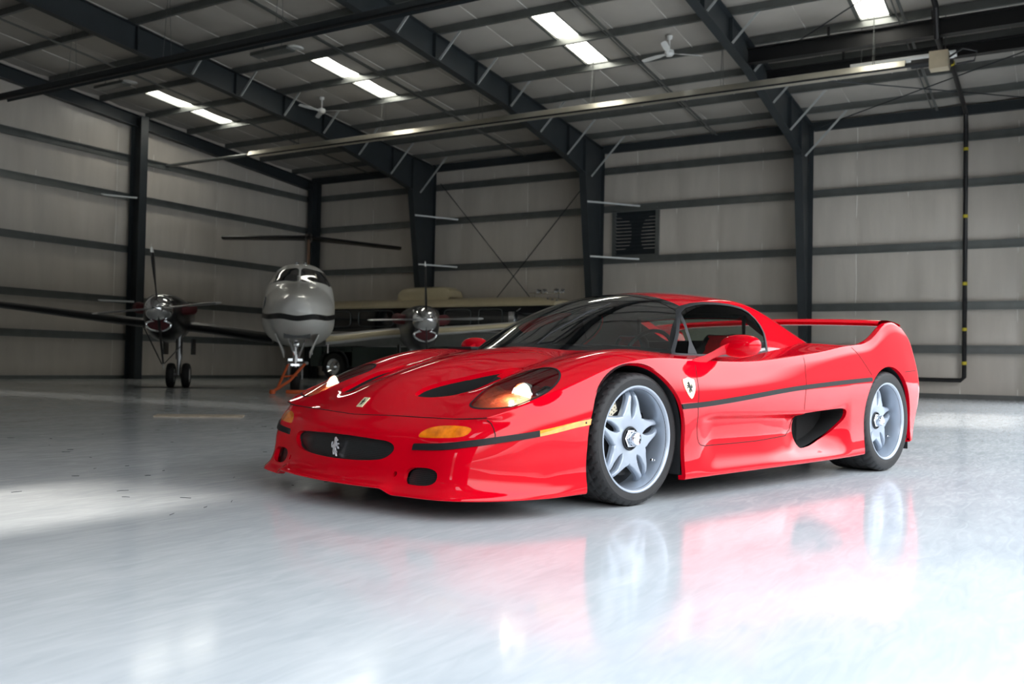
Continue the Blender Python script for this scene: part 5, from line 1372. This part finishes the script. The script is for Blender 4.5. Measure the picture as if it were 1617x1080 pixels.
mb = MB(); P_ = [[(a*1.0, by(y), z) for a, z in ((.30, 2.55), (.30, 2.62+.24*k), (.38, 2.62+.38*k), (.5, 2.62+.42*k), (.9, 2.62+.42*k), (1.02, 2.62+.38*k), (1.1, 2.62+.24*k), (1.1, 2.55))] for y, k in ((16.40, .2), (16.42, .7), (16.52, .92), (16.75, 1), (18.0, 1), (18.25, .92), (18.36, .7), (18.38, .2))]
mb.grid(P_); mb.build('roof_unit', M['cream'], bus)
for y in (20.7, 14.1):
    mb = MB(); r = .46
    mb.lathe([(.26, -.12), (.38, -.14), (.44, -.12), (.46, -.06), (.46, .10), (.40, .12)], (.08, by(y), r), (1, 0, 0), 40); w = mb.build('wheel', M['rubber'], bus)
    mb = MB(); mb.lathe([(.001, -.16), (.06, -.16), (.08, -.12), (.12, -.06), (.20, -.05), (.24, -.10), (.265, -.13), (.27, -.10)], (.08, by(y), r), (1, 0, 0), 32); mb.build('hubcap', M['chrome'], w)
    mb = MB(); mb.tube([(-.03, by(y)+.62*cos(t), r+.58*sin(t)) for t in np.linspace(0, pi, 20)], .04, 8); mb.build('wheel_arch', M['black'], w)
mb = MB()
for q, (y, z) in enumerate(((13.55, 2.84), (13.35, 2.84), (12.95, 2.84), (12.75, 2.83))):
    mb.lathe([(.001, .08), (.07, .07), (.085, .02), (.06, -.02), (.02, -.08)], (.9, by(y), z), (-1, 0, 0), 14)
mb.tube([(.9, by(13.9), 2.80), (.9, by(12.7), 2.80)], .02, 6); mb.tube([(.9, by(13.7), 2.80), (.9, by(13.7), 2.66)], .015, 6); mb.tube([(.9, by(12.9), 2.80), (.9, by(12.9), 2.5)], .015, 6)
mb.build('air_horn', M['chrome'], bus)
mb = MB()
for y, z in ((12.9, 2.56), (12.75, 2.53), (12.6, 2.50)): mb.lathe([(.001, .05), (.03, .04), (.035, 0)], (.25, by(y), z), (-.5, -.3, 1), 10)
mb.build('marker_light', M['steel'], bus)
mb = MB(); mb.box((-.06, by(13.9), 2.02), (.10, .20, .34)); mb.bar((0, by(13.8), 2.2), (.05, by(13.6), 2.34), .03, .03); mb.build('door_mirror', M['chrome'], bus, bevel=.04)
mb = MB(); mb.box((1.2, by(Y0-.02), 1.95), (2.1, .04, .62)); mb.build('windscreen', M['bdark'], bus, bevel=.015)
